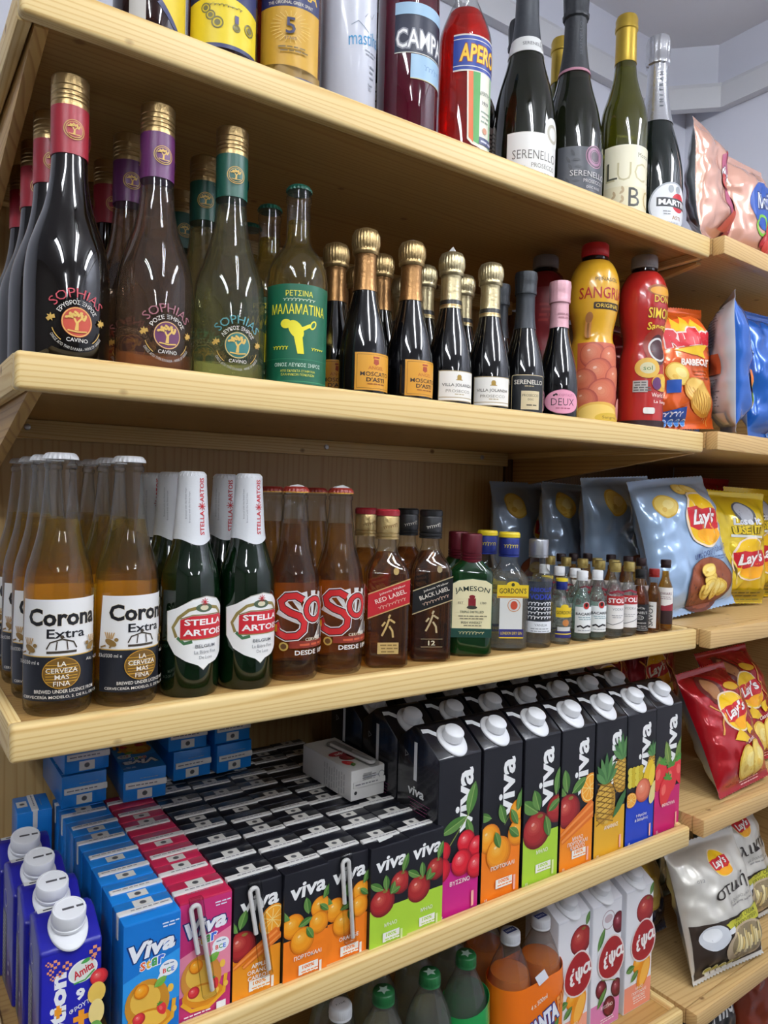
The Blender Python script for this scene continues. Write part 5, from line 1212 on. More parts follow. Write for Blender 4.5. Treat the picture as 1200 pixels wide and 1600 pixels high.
def litre(base, word, pic, sub=True):
    t = thing('litre_juice_carton', '', 'juice carton'); link('carton_body', LBODY, t)
    for nm, me in (('collar', LCOL), ('cap', LCAP)):
        o = link(nm, me, t); o.location = (0, -.0225 - .0003, .2217); o.rotation_euler = (ANG * (1 if nm == 'collar' else .75), 0, 0)
    link('top_band', SLOPE, t); link('side_print', LSIDE, t)
    a = Art(); a.rect(-34.5, 2, 34.5, 205, '14151b'); a.rect(-34.5, 2, 34.5, 72, base)
    a.text('viva', 8, 148, 29, 'f4f4f2', 82, .028, 0, 90); n0 = len(a.layers); pic(a); a.swell(n0, 1.24, 0, 84, 34.5)
    for i, s in enumerate(word): a.text(s, 2, 46 - i * 6.6, 5.8, 'f6f0e6', None, .015)
    if sub: a.rect(-10, 24 - 7, 20, 24 + 5, 'f2f0e8'); a.text('100%', 5, 25.5, 5, base, 19, .03); a.lines(5, 19.4, 24, 1, 2, 1.5, base)
    a.text('1L', -26, 6, 5, 'f6f0e6', 6, .03); a.stroke([(24, 8), (24, 28)], 4, 'd8e8a0' if base == 'a8cf3a' else 'f0b0a0')
    link('front_print', art_mesh('front_print', a, flat_map(-LD / 2), 0, None, .15, .035), t); return t
def L_cherry(a):
    a.stroke([(-12, 92), (6, 112), (14, 122)], 1.2, '7a8a3a'); a.stroke([(10, 92), (12, 112)], 1.2, '7a8a3a')
    for l in ((10, 118, 36, 13, 200), (12, 118, 36, 14, 75), (10, 116, 26, 10, -70)): a.leaf(*l)
    for x, y, r in ((10, 92, 12), (-22, 88, 11), (24, 84, 11), (-24, 70, 13), (4, 72, 14), (24, 64, 13)): cherry_pic(a, x, y, r)
def L_orange(a):
    a.stroke([(28, 122), (10, 104), (4, 96)], 1.2, '5a6a2a')
    for x, y, r in ((26, 106, 15), (-18, 86, 16), (24, 84, 15), (-4, 68, 18)): orange_pic(a, x, y, r)
    for l in ((-16, 108, 22, 10, 165), (4, 98, 24, 11, 110), (22, 108, 26, 11, 70), (-10, 92, 20, 10, -70), (10, 92, 20, 10, -40), (12, 112, 22, 9, -60)): a.leaf(*l)
def L_apple(a):
    apple_pic(a, 25, 96, 17); apple_pic(a, -7, 78, 22)
    for l in ((-6, 98, 32, 15, 150), (-4, 100, 26, 14, 110), (22, 112, 32, 12, 80), (6, 92, 26, 12, -75), (10, 96, 22, 10, 30)): a.leaf(*l)
def L_mix(a):
    slice_pic(a, 22, 108, 18, 60); apple_pic(a, -16, 88, 21); a.leaf(-18, 110, 28, 13, 100); a.leaf(-10, 108, 28, 13, 30); a.leaf(-20, 108, 18, 9, 150)
    carrot_pic(a, -32, 62, 26, 88, 13); carrot_pic(a, -26, 54, 30, 78, 13)
def L_pine(a): pine_pic(a, 20, 112, 22); pine_pic(a, -10, 84, 26); a.leaf(4, 62, 42, 10, 50, '3d6b3a', None); a.ell(-8, 60, 4, 2, 'd8ae4a')
def L_multi(a):
    pine_pic(a, 22, 112, 14); a.ell(14, 106, 7, 16, 'e8c22a', -30); a.ell(22, 100, 6, 14, 'f0d040', -10)
    for k in range(12): a.ell(-22 + (k % 4) * 7, 112 - (k // 4) * 8, 5, 5, 'c9b02a' if k % 2 else 'd8c84a')
    a.fruit(4, 84, 15, 'e07a5a', 'b5503a', 'f0a88a'); slice_pic(a, -20, 76, 11); a.ell(24, 78, 7, 15, 'e8d890', -20)
def L_straw(a):
    for l in ((16, 100, 40, 12, 70), (4, 100, 38, 14, 105), (10, 100, 32, 10, 50), (-16, 96, 24, 16, 100)): a.leaf(*(l + ('5f7a35', '9ab05a')))
    for x, y, r, q in ((-18, 92, 18, -20), (8, 86, 17, 5), (26, 92, 17, 10), (-6, 70, 18, -15)): straw_pic(a, x, y, r, q)
LG = 'tall black one-litre juice cartons'
lits = [(.5185, 'c2207e', ('ΒΥΣΣΙΝΟ',), L_cherry, 0, 'tall black juice carton with red cherries over a magenta base'),
        (.5935, 'ee7d1a', ('ΠΟΡΤΟΚΑΛΙ',), L_orange, 1, 'tall black juice carton with hanging oranges over an orange base'),
        (.6690, 'a8cf3a', ('ΜΗΛΟ',), L_apple, 1, 'tall black juice carton with red apples over a lime green base'),
        (.7430, 'ee8a1e', ('ΜΗΛΟ', 'ΠΟΡΤΟΚΑΛΙ', 'ΚΑΡΟΤΟ'), L_mix, 1, 'tall black juice carton with carrots and orange slice over an orange base'),
        (.8170, 'dfa92c', ('ΑΝΑΝΑΣ',), L_pine, 0, 'tall black juice carton with pineapples over a golden yellow base'),
        (.8900, '1c3fb4', ('9 Φρούτα', '& Βιταμίνες'), L_multi, 0, 'tall black juice carton with mixed fruit over a royal blue base'),
        (.9640, 'c2206a', ('ΦΡΑΟΥΛΑ',), L_straw, 0, 'tall black juice carton with strawberries over a pink base')]
back = []
for i, (x, b, wds, pic, sub, lab) in enumerate(lits):
    t = litre(b, wds, pic, sub); place(t, (x, .0185 + LD / 2 + (.003 if i == 6 else 0), DD), (0, 0, 0, 0, 0, 0, 1)[i], lab + ', front row', LG)
    for r_ in (1, 2):
        fr = ('cherry', 'tall orange', 'tall apple', 'tall carrot', 'pineapple', 'mixed fruit', 'strawberry')[i]
        place(t, (x + .0006, .0185 + LD / 2 + r_ * (LD + .0025) + (.003 if i == 6 else 0), DD), 0, 'tall black juice carton with a white cap, %s behind the %s carton' % ('directly' if r_ == 1 else 'two places', fr), LG)

# --- small dark blue cartons with big screw caps
PB = P('1e1f8e', .28, 0, .5, .2)
PW, PD, PF, PR = .054, .0565, .1165, .132
bm = bmesh.new(); y = PD / 2
pts = [(-y, 0), (y, 0), (y, PR - .004), (y - .012, PR), (.004, PR), (-y, PF)]
lo = [bm.verts.new((-PW / 2, p[0], p[1])) for p in pts]; hi = [bm.verts.new((PW / 2, p[0], p[1])) for p in pts]
bm.faces.new(lo); bm.faces.new(list(reversed(hi)))
for i in range(6): bm.faces.new((lo[i], hi[i], hi[(i + 1) % 6], lo[(i + 1) % 6]))
bmesh.ops.bevel(bm, geom=list(bm.edges), offset=.003, segments=3, affect='EDGES', profile=.5)
pot = thing('vitamin_drink_carton', '', 'drink carton'); link('carton_body', bm_mesh('carton_body', bm, [PB]), pot)
c_, _k = lcap_meshes(.0122)
for v in c_.vertices: v.co.y *= 1.12; pa = math.atan2(PR - PF, PD / 2 + .004)
o = link('collar', c_, pot); o.location = (0, -.010, .1262); o.rotation_euler = (pa, 0, 0)
capm = lathe('cap', [(0, 0), (.0148, 0), (.0148, .0022), (.0140, .0028), (.0140, .0048), (.0150, .0056), (.0150, .0150), (.0142, .0165), (.0125, .0168), (.0122, .0162), (0, .0162)], CAPW, 168, 50, (42, .03, .0058, .0148))
o = link('cap', capm, pot); o.location = (0, -.011, .1295); o.rotation_euler = (pa * .6, 0, 0)
a = Art(); a.lines(0, -1.4, 16, 1, 3, 2.6, '4a4a4e', 3); e_ = link('cap_print', art_mesh('cap_print', a, top_map(.0162), 0, None, .12, .02), o)
a = Art(); a.rect(-25, 3, 25, 113, '2021a0')
a.text('motion', -11, 52, 14, 'f2f2f4', 84, .05, 0, 90); a.rect(-14, 56, -8, 62, 'ee9a2a'); a.rect(-12.5, 53, -9.5, 65, 'ee9a2a')
a.ell(10, 90, 13, 10.5, 'f0f0ee', 15, 28); a.ell(10, 90, 11.6, 9.2, 'e4e8e0', 15, 28); a.text('Amita', 10, 90, 8, 'c42a3a', 19, .03, .2, 22); a.leaf(8, 97, 10, 4, 20, '4a9a4a', None); a.stroke([(2, 80), (12, 81), (20, 88)], 1.6, '4a9a4a')
a.text('9', 8, 69, 11, 'f2f2f4', 8, .05); a.text('ΦΡΟΥΤΑ', 9, 58, 4.4, 'f2f2f4', 22, .02, .1, 18); a.rect(2, 44, 16, 49, 'ee9a2a'); a.rect(6.5, 39, 11.5, 54, 'ee9a2a'); a.text('A', 10, 30, 10, 'f2f2f4', 10, .04)
for x, y, s in ((-14, 104, 4), (-18, 98, 3), (-10, 94, 3), (-20, 106, 2.4), (-16, 92, 2.4), (20, 106, 5), (-4, 100, 4), (18, 100, 2.6)): a.rect(x - s, y - s * .35, x + s, y + s * .35, 'e89a6a'); a.rect(x - s * .35, y - s, x + s * .35, y + s, 'e89a6a'); a.rect(x - s * .4, y - s * .4, x + s * .4, y + s * .4, '2021a0')
a.fruit(24, 80, 8, 'd8343a', '9c1c2a', 'f08a80'); a.ell(22, 66, 8, 10, 'e8c25a'); a.ell(22, 48, 7, 12, 'f0d88a'); a.ell(21, 30, 7, 10, '6aa04a'); a.ell(22, 14, 6, 9, 'ef9a1e')
link('front_print', art_mesh('front_print', a, flat_map(-PD / 2), 0, None, .15, .035), pot)
a = Art(); a.ring(-10, 98, 9, 1, 'c9c9d4', 24); a.ell(-10, 98, 6, 8, '3a3aa8'); a.rect(-24, 4, -6, 82, '6a6a70'); a.lines(-15, 78, 14, 16, 4.4, 1.2, 'b4b4ba', 3); a.rect(8, 26, 12, 30, 'e8e8ec'); a.rect(8, 36, 12, 40, 'e8e8ec')
link('side_print', art_mesh('side_print', a, left_map(-PW / 2), 0, None, .15, .03), pot)
a = Art(); a.rect(-22, -4, 2, 3, 'd9d8d4'); a.lines(-10, -1.6, 18, 1, 2, 2.4, '3a3a3e', 8)
link('date_label', art_mesh('date_label', a, lambda u, v, h: Vector((u / 1000, .0165 + v / 1000, PR + h / 1000)), 0, None, .3, .04), pot)
for k, nm in enumerate(('front dark blue drink carton with a white screw cap and vertical white lettering', 'second dark blue drink carton with white screw cap, behind the front one', 'third dark blue drink carton with white screw cap, behind two others', 'rearmost dark blue drink carton with white screw cap, by the left shelf edge')):
    place(pot, (.056 - k * .003, .0180 + PD / 2 + k * (PD + .0022), DD), (0, -2, 2, -3)[k], nm, 'dark blue drink cartons with screw caps')

# ------------------------------------------------------------------ lowest shelf: soft drinks
EW, ED, EF, ER = .072, .068, .203, .222
WB = P('dddde2', .35, 0, .5, .1)
EBODY = litre_body(WB, EW, ED, EF, ER)
def epsa(base, word, pic, lab, x, y):
    t = thing('juice_carton', lab, 'juice carton', (x, y, DE), 0, 'white one-litre juice cartons'); link('carton_body', EBODY, t)
    an = math.atan2(ER - EF, ED / 2)
    for nm, me in (('collar', LCOL), ('cap', LCAP)):
        o = link(nm, me, t); o.location = (0, -.016, .2136); o.rotation_euler = (an, 0, 0)
    a = Art(); a.rect(-34.5, 2, 34.5, 200, 'e9e9ec'); a.rect(-34.5, 2, 34.5, 44, base); n0 = len(a.layers); pic(a); a.swell(n0, 1.1, 0, 112, 34.5)
    pts = []
    for k in range(28):
        q = 2 * math.pi * k / 28; pts.append((10 + 30 * math.cos(q) * (1 - .12 * math.sin(q)), 112 + 33 * math.sin(q) * (1 + .06 * math.cos(q))))
    a.poly([(10 + (px - 10) * 1.09, 112 + (py - 112) * 1.08) for px, py in pts], 'e6d8d2'); a.poly(pts, '9c1c22')
    def S(pts, wd=4.6):
        c, s = math.cos(math.radians(15)), math.sin(math.radians(15)); q = []
        for x, y_ in pts: x += y_ * .18; q.append((12 + x * c - y_ * s, 111 + x * s + y_ * c))
        a.stroke(q, wd, 'f4f0ec')
    S([(-15 + 3.5 * math.cos(math.radians(k)), 4 + 3.6 * math.sin(math.radians(k))) for k in range(40, 271, 23)]); S([(-15 + 4 * math.cos(math.radians(k)), -4 + 4 * math.sin(math.radians(k))) for k in range(90, 321, 23)]); S([(-14, 11), (-12, 16)], 4)
    S([(-6, 8), (-6, -2), (-4, -6), (0, -8), (4, -6), (6, -2), (6, 8)]); S([(0, 11), (0, -15)])
    S([(17 + 6 * math.cos(math.radians(k)), 6.5 * math.sin(math.radians(k))) for k in range(0, 361, 30)]); S([(23.5, 7), (23, -4), (25, -7.5), (28, -6)])
    for i, s in enumerate(word): a.text(s, 2, 36 - i * 7, 5, 'f8f2ea', None, .015)
    a.lines(2, 16, 30, 2, 4, 1.4, 'f8f2ea')
    link('front_print', art_mesh('front_print', a, flat_map(-ED / 2), 0, None, .15, .035), t); return t
def E_ao(a):
    apple_pic(a, 14, 158, 22); a.leaf(24, 176, 20, 9, 70); orange_pic(a, 0, 78, 14); a.leaf(-10, 78, 20, 12, 190); a.ell(12, 62, 13, 26, 'e8901c', -24); a.ell(14, 62, 9, 20, 'f4b44a', -24); a.leaf(-18, 56, 22, 10, 40)
def E_ch(a):
    a.ring(2, 168, 14, 1.4, 'b5a0a4'); cherry = lambda x, y, r: a.fruit(x, y, r, '6a1420', '3a0a14', 'b56a70', r * 1.2, 20)
    a.ell(2, 170, 9, 6, 'c9b4b8'); cherry(26, 158, 14); a.leaf(-20, 128, 34, 11, 65, '3f6b2c'); cherry(-10, 70, 12); cherry(24, 62, 12); a.leaf(-18, 44, 32, 10, 55); cherry(8, 40, 13); a.stroke([(-10, 84), (6, 80), (22, 74)], 1.4, '7a8a4a')
epsa('f0a48a', ('ΜΗΛΟ', 'ΠΟΡΤΟΚΑΛΙ', 'ΒΕΡΙΚΟΚΟ'), E_ao, 'white juice carton with apple and orange over a peach base, left of three', .7870, .0865)
epsa('d880b0', ('ΒΥΣΣΙΝΟ',), E_ch, 'white juice carton with dark cherries over a lilac pink base', .8650, .0865)
epsa('ee9478', ('ΜΗΛΟ', 'ΠΟΡΤΟΚΑΛΙ', 'ΒΕΡΙΚΟΚΟ'), E_ao, 'white juice carton with apple and orange over a peach base, right of three', .9480, .0865)
PET = [(0, .008), (.012, .004), (.020, 0), (.027, .001), (.031, .008), (.032, .02), (.0318, .06), (.030, .085), (.032, .11)] + cr([(.0322, .13), (.0315, .155), (.0265, .180), (.0185, .200), (.0142, .210)], 5) + [(.0125, .213), (.0125, .216), (.0150, .217), (.0150, .219), (.0120, .220), (0, .220)]
def pet(liq, capm, lab, zl=.185, sticker=None, k=1.0):
    pr = [(r, z * k) for r, z in PET]; zl *= k; cz = .2185 * k
    t = clear_bottle('soft_drink_bottle', lab, pr, PETSHELL, liq, zl, .0014, 36, .01)
    sc = link('screw_cap', ribcap('screw_cap', .0142, cz, cz + .015, capm, 36), t)
    if sticker:
        a = Art(); sticker(a); link('cap_print', art_mesh('cap_print', a, top_map(cz + .015), 0, None, .12, .03), sc)
    return t
def star(a):
    pts = []
    for k in range(10):
        r_ = 9.5 if k % 2 == 0 else 4.5; q = math.pi * k / 5 + .3; pts.append((r_ * math.cos(q), r_ * .9 * math.sin(q)))
    a.poly(pts, 'b9cfc4')
lemon = liquid('eef2ea', .10, 'b4bdb0', 1.33, thru=.55)
gcap = pet(lemon, P('1c6434', .35), '', sticker=star, k=.90)
wcap = pet(liquid('8a5a2e', .3, '4a2a14', 1.34), P('d4d6d8', .35), '', sticker=lambda a: (a.ell(0, 0, 11, 11, 'e4e4e6'), a.text('7,10€', 0, 0, 3, '3a3a3e', 14)), k=.93)
fan = pet(liquid('f8a84c', .6, 'ee8420', 1.34, thru=.3), P('d9dade', .35), '', .172, sticker=lambda a: (a.rect(-10, -4, 10, 6, '22306e'), a.text('FANTA', 0, 1, 4, 'e8e8ee', 15, .03)), k=.93)
SG = 'soft drink bottles on the lowest shelf'
place(wcap, (.376, .064, DE), 0, 'dark soft drink bottle with a white round cap sticker, leftmost on the lowest shelf', SG)
place(gcap, (.440, .064, DE), 10, 'clear soft drink bottle with star-marked green cap, left one of three', SG)
place(gcap, (.5115, .060, DE), -20, 'clear soft drink bottle with star-marked green cap, middle one of three', SG)
place(gcap, (.578, .064, DE), 15, 'clear soft drink bottle with star-marked green cap, right one of three', SG)
for k, x in enumerate((.405, .475, .545, .610)): place(gcap, (x, .130 + .002 * k, DE), 30 * k, 'clear green-capped soft drink bottle in the second row, %s from the left' % ('first', 'second', 'third', 'fourth')[k], SG)
place(fan, (.6600, .062, DE), 0, 'orange soda bottle with white cap, left one in the printed wrap', SG)
place(fan, (.7245, .062 + .002, DE), 0, 'orange soda bottle with white cap, right one in the printed wrap', SG)
place(fan, (.676, .1325, DE), 0, 'orange soda bottle with white cap behind the printed wrap pair', SG)
def wrap(name, x0, x1, y0, y1, z0, ztop, mat, lab, art, clear_top, tilt=0):
    """printed shrink film round a pair of bottles"""
    t = thing(name, lab, 'film wrap', ((x0 + x1) / 2, (y0 + y1) / 2, DE))
    hw, hd = (x1 - x0) / 2, (y1 - y0) / 2
    me = loft('film', [(z0, hw, hd, .034), (z0 + .02, hw + .0004, hd + .0004, .034), (ztop * .6, hw, hd, .034), (ztop * .85, hw, hd, .034), (ztop, hw - .0012, hd - .0012, .033)], mat)
    bm = bmesh.new(); bm.from_mesh(me)
    bmesh.ops.delete(bm, geom=[f for f in bm.faces if len(f.verts) > 4], context='FACES'); bm.to_mesh(me); bm.free()
    for v in me.vertices:
        if v.co.z > ztop - .001: v.co.z += tilt * v.co.x
    o = link('film', me, t); m = o.modifiers.new('thickness', 'SOLIDIFY'); m.thickness = .0004; m.offset = 1
    fl = hw - .034
    def capsule(u, v, h):
        u /= 1000; r = hd + .0010 + h / 1000
        if abs(u) <= fl: return Vector((u, -r, v / 1000))
        q = (abs(u) - fl) / hd; s = 1 if u > 0 else -1
        return Vector((s * (fl + r * math.sin(q)), -r * math.cos(q), v / 1000))
    if art: link('film_print', art_mesh('film_print', art, capsule, 4, None, .3, .05), t)
    return t
a = Art(); a.otext('FANTA', 4, 92, 26, 'f2f4fa', '1f2f86', 62, .06, .12, 16, .07); a.poly([(-26, 66), (34, 84), (30, 74), (-10, 62)], '1f2f86'); a.text('4 x 500ml', -6, 124, 7, 'f2e0c8', 34, .02, .1, 14); a.otext('FANTA', 52, 112, 20, 'f09a4a', 'd86a1a', 42, .05, .1, 14); orange_pic(a, 30, 56, 14); a.leaf(24, 68, 22, 9, 60); a.text('ORANGE', -8, 40, 9, 'f4e8d8', 44, .02)
wrap('shrink_wrap', .6266, .7580, .0288, .0972, .012, .152, P('ee7414', .22, 0, .5, .3), 'orange printed film wrapped round the pair of orange soda bottles', a, 0, .03)
a = Art(); a.poly([(-30, 0), (-30, 20), (30, 20), (30, 0)], '2f9a4a')
wrap('shrink_wrap', .5445, .6110, .0292, .0975, .012, .150, P('1f9046', .25, 0, .5, .3), 'green printed film wrapped round the right green-capped bottle', None, 0, .3)
# loose price tags
for (x, y, z, rz), lab in (((.566, .0270, DE + .122, 5), 'small white price tag stuck on the green bottle wrap'), ((.690, .0275, DE + .158, -10), 'small white price tag stuck on the left orange soda bottle')):
    t = box('price_tag', -.009, .009, -.0003, .0003, -.007, .007, P('dcdde4', .5)); t.location = (x, y, z); t.rotation_euler = (math.radians(-8), math.radians(-28), math.radians(rz)); tag(t, lab, 'price tag', 'white price tags')
# ------------------------------------------------------------------ crisp bags
def bag(name, label, loc, rz, lean, rollv, wd, ht, tk, front, backm, art, seed, group=None, crimp=.012, wob=1.0, design=None, rear=None):
    """pillow bag with flat crimped seals, creased film and its printed front"""
    t = thing(name, label, 'crisp bag', loc, 0, group)
    t.location.z += abs(math.sin(math.radians(rollv))) * wd / 2 - .002
    t.rotation_euler = (math.radians(-lean), math.radians(rollv), math.radians(rz)); t.rotation_mode = 'XYZ'
    sd = seed * 13.7
    def half(u, v):
        vv = v / ht; e = min(max((vv - crimp / ht) / .20, 0), 1); e2 = min(max((1 - vv - crimp / ht) / .26, 0), 1)
        uu = abs(u) / (wd / 2)
        prof = math.sqrt(max(0, 1 - min(uu, 1) ** 2.6)) * (math.sin(e * math.pi / 2) ** .75) * (math.sin(e2 * math.pi / 2) ** .8)
        wr = noise.noise((u * 16 + sd, v * 12, sd)) * .009 + noise.noise((u * 42 + v * 20 + sd, v * 30 - u * 16, 3 + sd)) * .005 + (.5 - abs(noise.noise((u * 26 - v * 17 + sd, v * 22 + u * 9, 5 + sd)))) * .007
        rad = abs(noise.noise((math.atan2(u, v + .02) * 7 + sd, v * 3, 7))) * .004 * (max(0, 1 - e) + max(0, 1 - e2))
        edge = abs(noise.noise((v * 34 + sd, (1 if u > 0 else -1) * 3.3, u * 9))) * .006 * uu ** 2 * (1 if .03 < vv < .97 else 0)
        return tk / 2 * prof * (1.0) + (wr * wob) * prof ** .5 + rad * prof ** .4 - edge * prof ** .3
    def P3(u, v, side, h):
        vv = v / ht; pinch = 1 - .05 * math.sin(math.pi * vv) - .02 * noise.noise((v * 9 + sd, side * 0 + 2, 5))
        y = max(half(u, v), .0003)
        cr_ = .0008 * math.sin(v * 2 * math.pi / .003) if (v < crimp or v > ht - crimp) else 0
        bend = .010 * noise.noise((u * 7 + sd, vv * 1.2, 11)) * (max(0, vv - .75) * 4 + max(0, .2 - vv) * 3) + .006 * noise.noise((v * 8, sd, 1))
        return Vector((u * pinch, side * (y + h) + bend + cr_, v))
    nu, nv = 44, 60; verts, faces, idx = [], [], []
    def grid(side):
        base = len(verts)
        for j in range(nv + 1):
            for i in range(nu + 1):
                u = (i / nu - .5) * wd; v = j / nv * ht
                if j in (0, nv): v += .0009 * (1 if i % 2 else -1)
                verts.append(tuple(P3(u, v, side, 0)))
        for j in range(nv):
            for i in range(nu):
                q = (base + j * (nu + 1) + i, base + j * (nu + 1) + i + 1, base + (j + 1) * (nu + 1) + i + 1, base + (j + 1) * (nu + 1) + i)
                faces.append(q if side < 0 else tuple(reversed(q))); idx.append(0 if side < 0 else 1)
    grid(-1); grid(1); B = (nu + 1) * (nv + 1)
    for j in range(nv):
        for i in (0, nu):
            a_, b_ = j * (nu + 1) + i, (j + 1) * (nu + 1) + i; q = (a_, b_, b_ + B, a_ + B); faces.append(q if i == 0 else tuple(reversed(q))); idx.append(1)
    for i in range(nu):
        for j in (0, nv):
            a_, b_ = j * (nu + 1) + i, j * (nu + 1) + i + 1; q = (a_, a_ + B, b_ + B, b_); faces.append(q if j == 0 else tuple(reversed(q))); idx.append(1)
    me = mesh_from('bag_film', verts, faces, [front, backm], idx, True, 60)
    link('bag_film', me, t)
    if art and design:
        art.layers = [([(x * wd / design[0], y_ * ht / design[1]) for x, y_ in vv], ff, mm) for vv, ff, mm in art.layers]
    if art: link('front_print', art_mesh('front_print', art, lambda u, v, h: P3(u / 1000, v / 1000, -1, .0009 + h / 1000), wd / nu * 1000, ht / nv * 1000, 0, .1), t)
    if rear: link('back_print', art_mesh('back_print', rear, lambda u, v, h: P3(-u / 1000, v / 1000, 1, .0009 + h / 1000), wd / nu * 1000, ht / nv * 1000, 0, .1), t)
    return t
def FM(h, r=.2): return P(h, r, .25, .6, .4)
SILV = P('a9adb2', .28, .8)
def lays(a, cx, cy, r, rot=0, word="Lay's"):
    a.ell(cx, cy, r * 1.08, r * 1.08, 'f0d9c0', 0, 36); a.ell(cx, cy, r, r, 'efc01c', 0, 36); a.ell(cx + r * .15, cy - r * .55, r * .75, r * .4, 'f3a81e')
    c, s = math.cos(math.radians(rot)), math.sin(math.radians(rot))
    pts = [(-1.0, .38), (-.5, .44), (0, .36), (.5, .42), (1.05, .36), (1.0, -.32), (.5, -.42), (0, -.36), (-.5, -.44), (-.95, -.3)]
    a.poly([(cx + r * (x * c - y * s), cy + r * (x * s + y * c)) for x, y in pts], 'c41e2a')
    a.otext(word, cx, cy, r * .72, 'f6f4f0', '8c1420', r * 1.62, .03, .2, rot + 4, .02)
def chip(a, x, y, rx, ry, rot=0):
    a.ell(x, y, rx, ry, 'd9ae3c', rot); a.ell(x, y, rx * .9, ry * .88, 'efd06a', rot); a.ell(x + rx * .2, y + ry * .1, rx * .5, ry * .4, 'f6e08e', rot); a.ell(x - rx * .3, y - ry * .3, rx * .25, ry * .2, 'dfb64c', rot)
def bowl(a, x, y, rx, ry):
    a.ell(x, y, rx * 1.08, ry * 1.08, '5c2f22', 0, 32); a.ell(x, y + ry * .06, rx, ry, '8a4a30', 0, 32)
    rr = random.Random(4)
    for k in range(16): q = rr.uniform(0, 6.28); d = rr.uniform(0, .66); chip(a, x + rx * d * math.cos(q), y + ry * .05 + ry * d * math.sin(q), rx * .34, ry * .26, rr.uniform(0, 180))
# light blue bags on the third shelf
def blue_art():
    a = Art(); chip(a, -62, 196, 24, 22, 20); chip(a, -2, 226, 24, 12, 10); chip(a, 26, 224, 20, 11, -20)
    lays(a, 22, 164, 50, -4); a.text('υπέροχη αλμύρα', 30, 104, 15, '2a3a6c', 110, .0, .15, 8); a.lines(34, 92, 50, 2, 5, 2, '5a6a8c'); bowl(a, 8, 46, 56, 44); chip(a, 84, 74, 12, 26, 10); chip(a, 90, 54, 11, 22, -10); return a
LB = FM('a4bfdf'); G = 'light blue crisp bags'
bag('crisp_bag', 'light blue crisp bag with round emblem and bowl of crisps, leaning at the shelf end', (1.108, .066, CC + .004), -3, 15, -5, .214, .244, .075, LB, SILV, blue_art(), 1, G, design=(.215, .252))
def blue_art2():
    a = Art(); chip(a, -40, 196, 24, 26, 20); lays(a, 44, 150, 36, -4); bowl(a, 10, 50, 46, 42); return a
bag('crisp_bag', 'light blue crisp bag half hidden just behind the front light blue bag', (1.085, .212, CC + .002), 0, 4, -3, .20, .245, .06, LB, SILV, blue_art2(), 2, G)
bag('crisp_bag', 'shaded light blue crisp bag in the middle of the rear row behind the miniatures', (1.030, .284, DC + .002), 0, 5, 2, .17, .24, .055, FM('9db3cf'), SILV, blue_art2(), 3, G)  # both rear bags: shade put into a duller copy of the light blue
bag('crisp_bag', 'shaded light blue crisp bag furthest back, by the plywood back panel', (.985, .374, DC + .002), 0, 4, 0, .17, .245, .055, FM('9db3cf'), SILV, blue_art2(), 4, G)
# yellow bags
def yel_art():
    a = Art(); a.ell(10, 188, 22, 24, '55565c'); a.ell(10, 190, 18, 19, 'b9bcc4'); a.text('Lose it', 10, 172, 16, 'e6e8ec', 56, .04, .1, 4)
    a.otext('USE IT!', 12, 154, 17, 'e8c824', '2a2a20', 66, .05, 0, 6); a.rect(-26, 138, 50, 143, 'e0e0d8'); lays(a, 20, 94, 42, 6)
    a.ell(-58, 66, 24, 52, 'c98a2c', 14); chip(a, -52, 52, 22, 34, 10); chip(a, -40, 28, 20, 26, -20); a.rect(-80, 6, 80, 30, 'a89018'); a.lines(0, 22, 120, 3, 7, 3, '5a4c10'); return a
YB = FM('e3c31c'); G2 = 'yellow crisp bags'
bag('crisp_bag', 'yellow crisp bag with bold dark lettering beside the light blue bag', (1.285, .118, CC + .006), -9, 3, 2, .205, .222, .06, YB, SILV, yel_art(), 5, G2, design=(.165, .235))
bag('crisp_bag', 'yellow crisp bag at the right edge behind the front yellow bag', (1.470, .165, CC + .003), -8, 6, 2, .17, .235, .06, YB, SILV, yel_art(), 6, G2)
bag('crisp_bag', 'red-topped crisp bag standing behind the yellow bags', (1.465, .262, CC + .001), 0, 4, 0, .17, .262, .05, FM('b51e2a'), SILV, None, 7)
# orange and dark blue bags on the second shelf
def ruf_art():
    a = Art(); a.poly([(-60, 206), (-30, 190), (40, 206), (60, 180), (60, 150), (-60, 160)], 'e8641e'); a.poly([(-40, 168), (-30, 196), (-16, 182), (-4, 200), (10, 182), (24, 196), (44, 164)], 'edc02c')
    a.otext('Ruffles', 2, 158, 34, 'cf2430', 'ecd8d0', 116, .07, .05, 4, .05); a.poly([(-44, 134), (52, 146), (30, 132), (34, 120), (-14, 128)], 'efc22c')
    a.text('BARBECUE', 6, 112, 12, 'f4e6d8', 78, .05); a.lines(18, 96, 40, 3, 6, 2.4, '9c4a14'); chip(a, -40, 92, 26, 18, -30); a.rect(-62, 60, -34, 82, '1c4a9c'); 
    a.ell(14, 52, 46, 26, 'c98a2c', -35); a.ell(14, 54, 42, 22, 'e8bc5c', -35)
    for k in range(9): a.stroke([(-22 + k * 8, 74 - k * 2.6), (-6 + k * 7, 44 - k * 5)], 1.6, 'b9802a')
    a.poly([(-70, 28), (-20, 36), (-10, 14), (-70, 8)], '1c4a9c'); a.script(-44, 24, 40, 10, 'e8ecf4', 4, 3, 2)
    for k in range(4): a.ell(-60 + k * 15, 10, 6.5, 7, '4a8ad0'); a.ring(-60 + k * 15, 10, 6.5, 1.2, 'dfe8f4')
    return a
bag('crisp_bag', 'orange ridged crisp bag with red lettering beside the red sangria bottle', (1.030, .052, CB + .006), -11, 6, -4, .128, .208, .055, FM('dd5f1e'), SILV, ruf_art(), 8, design=(.145, .218))
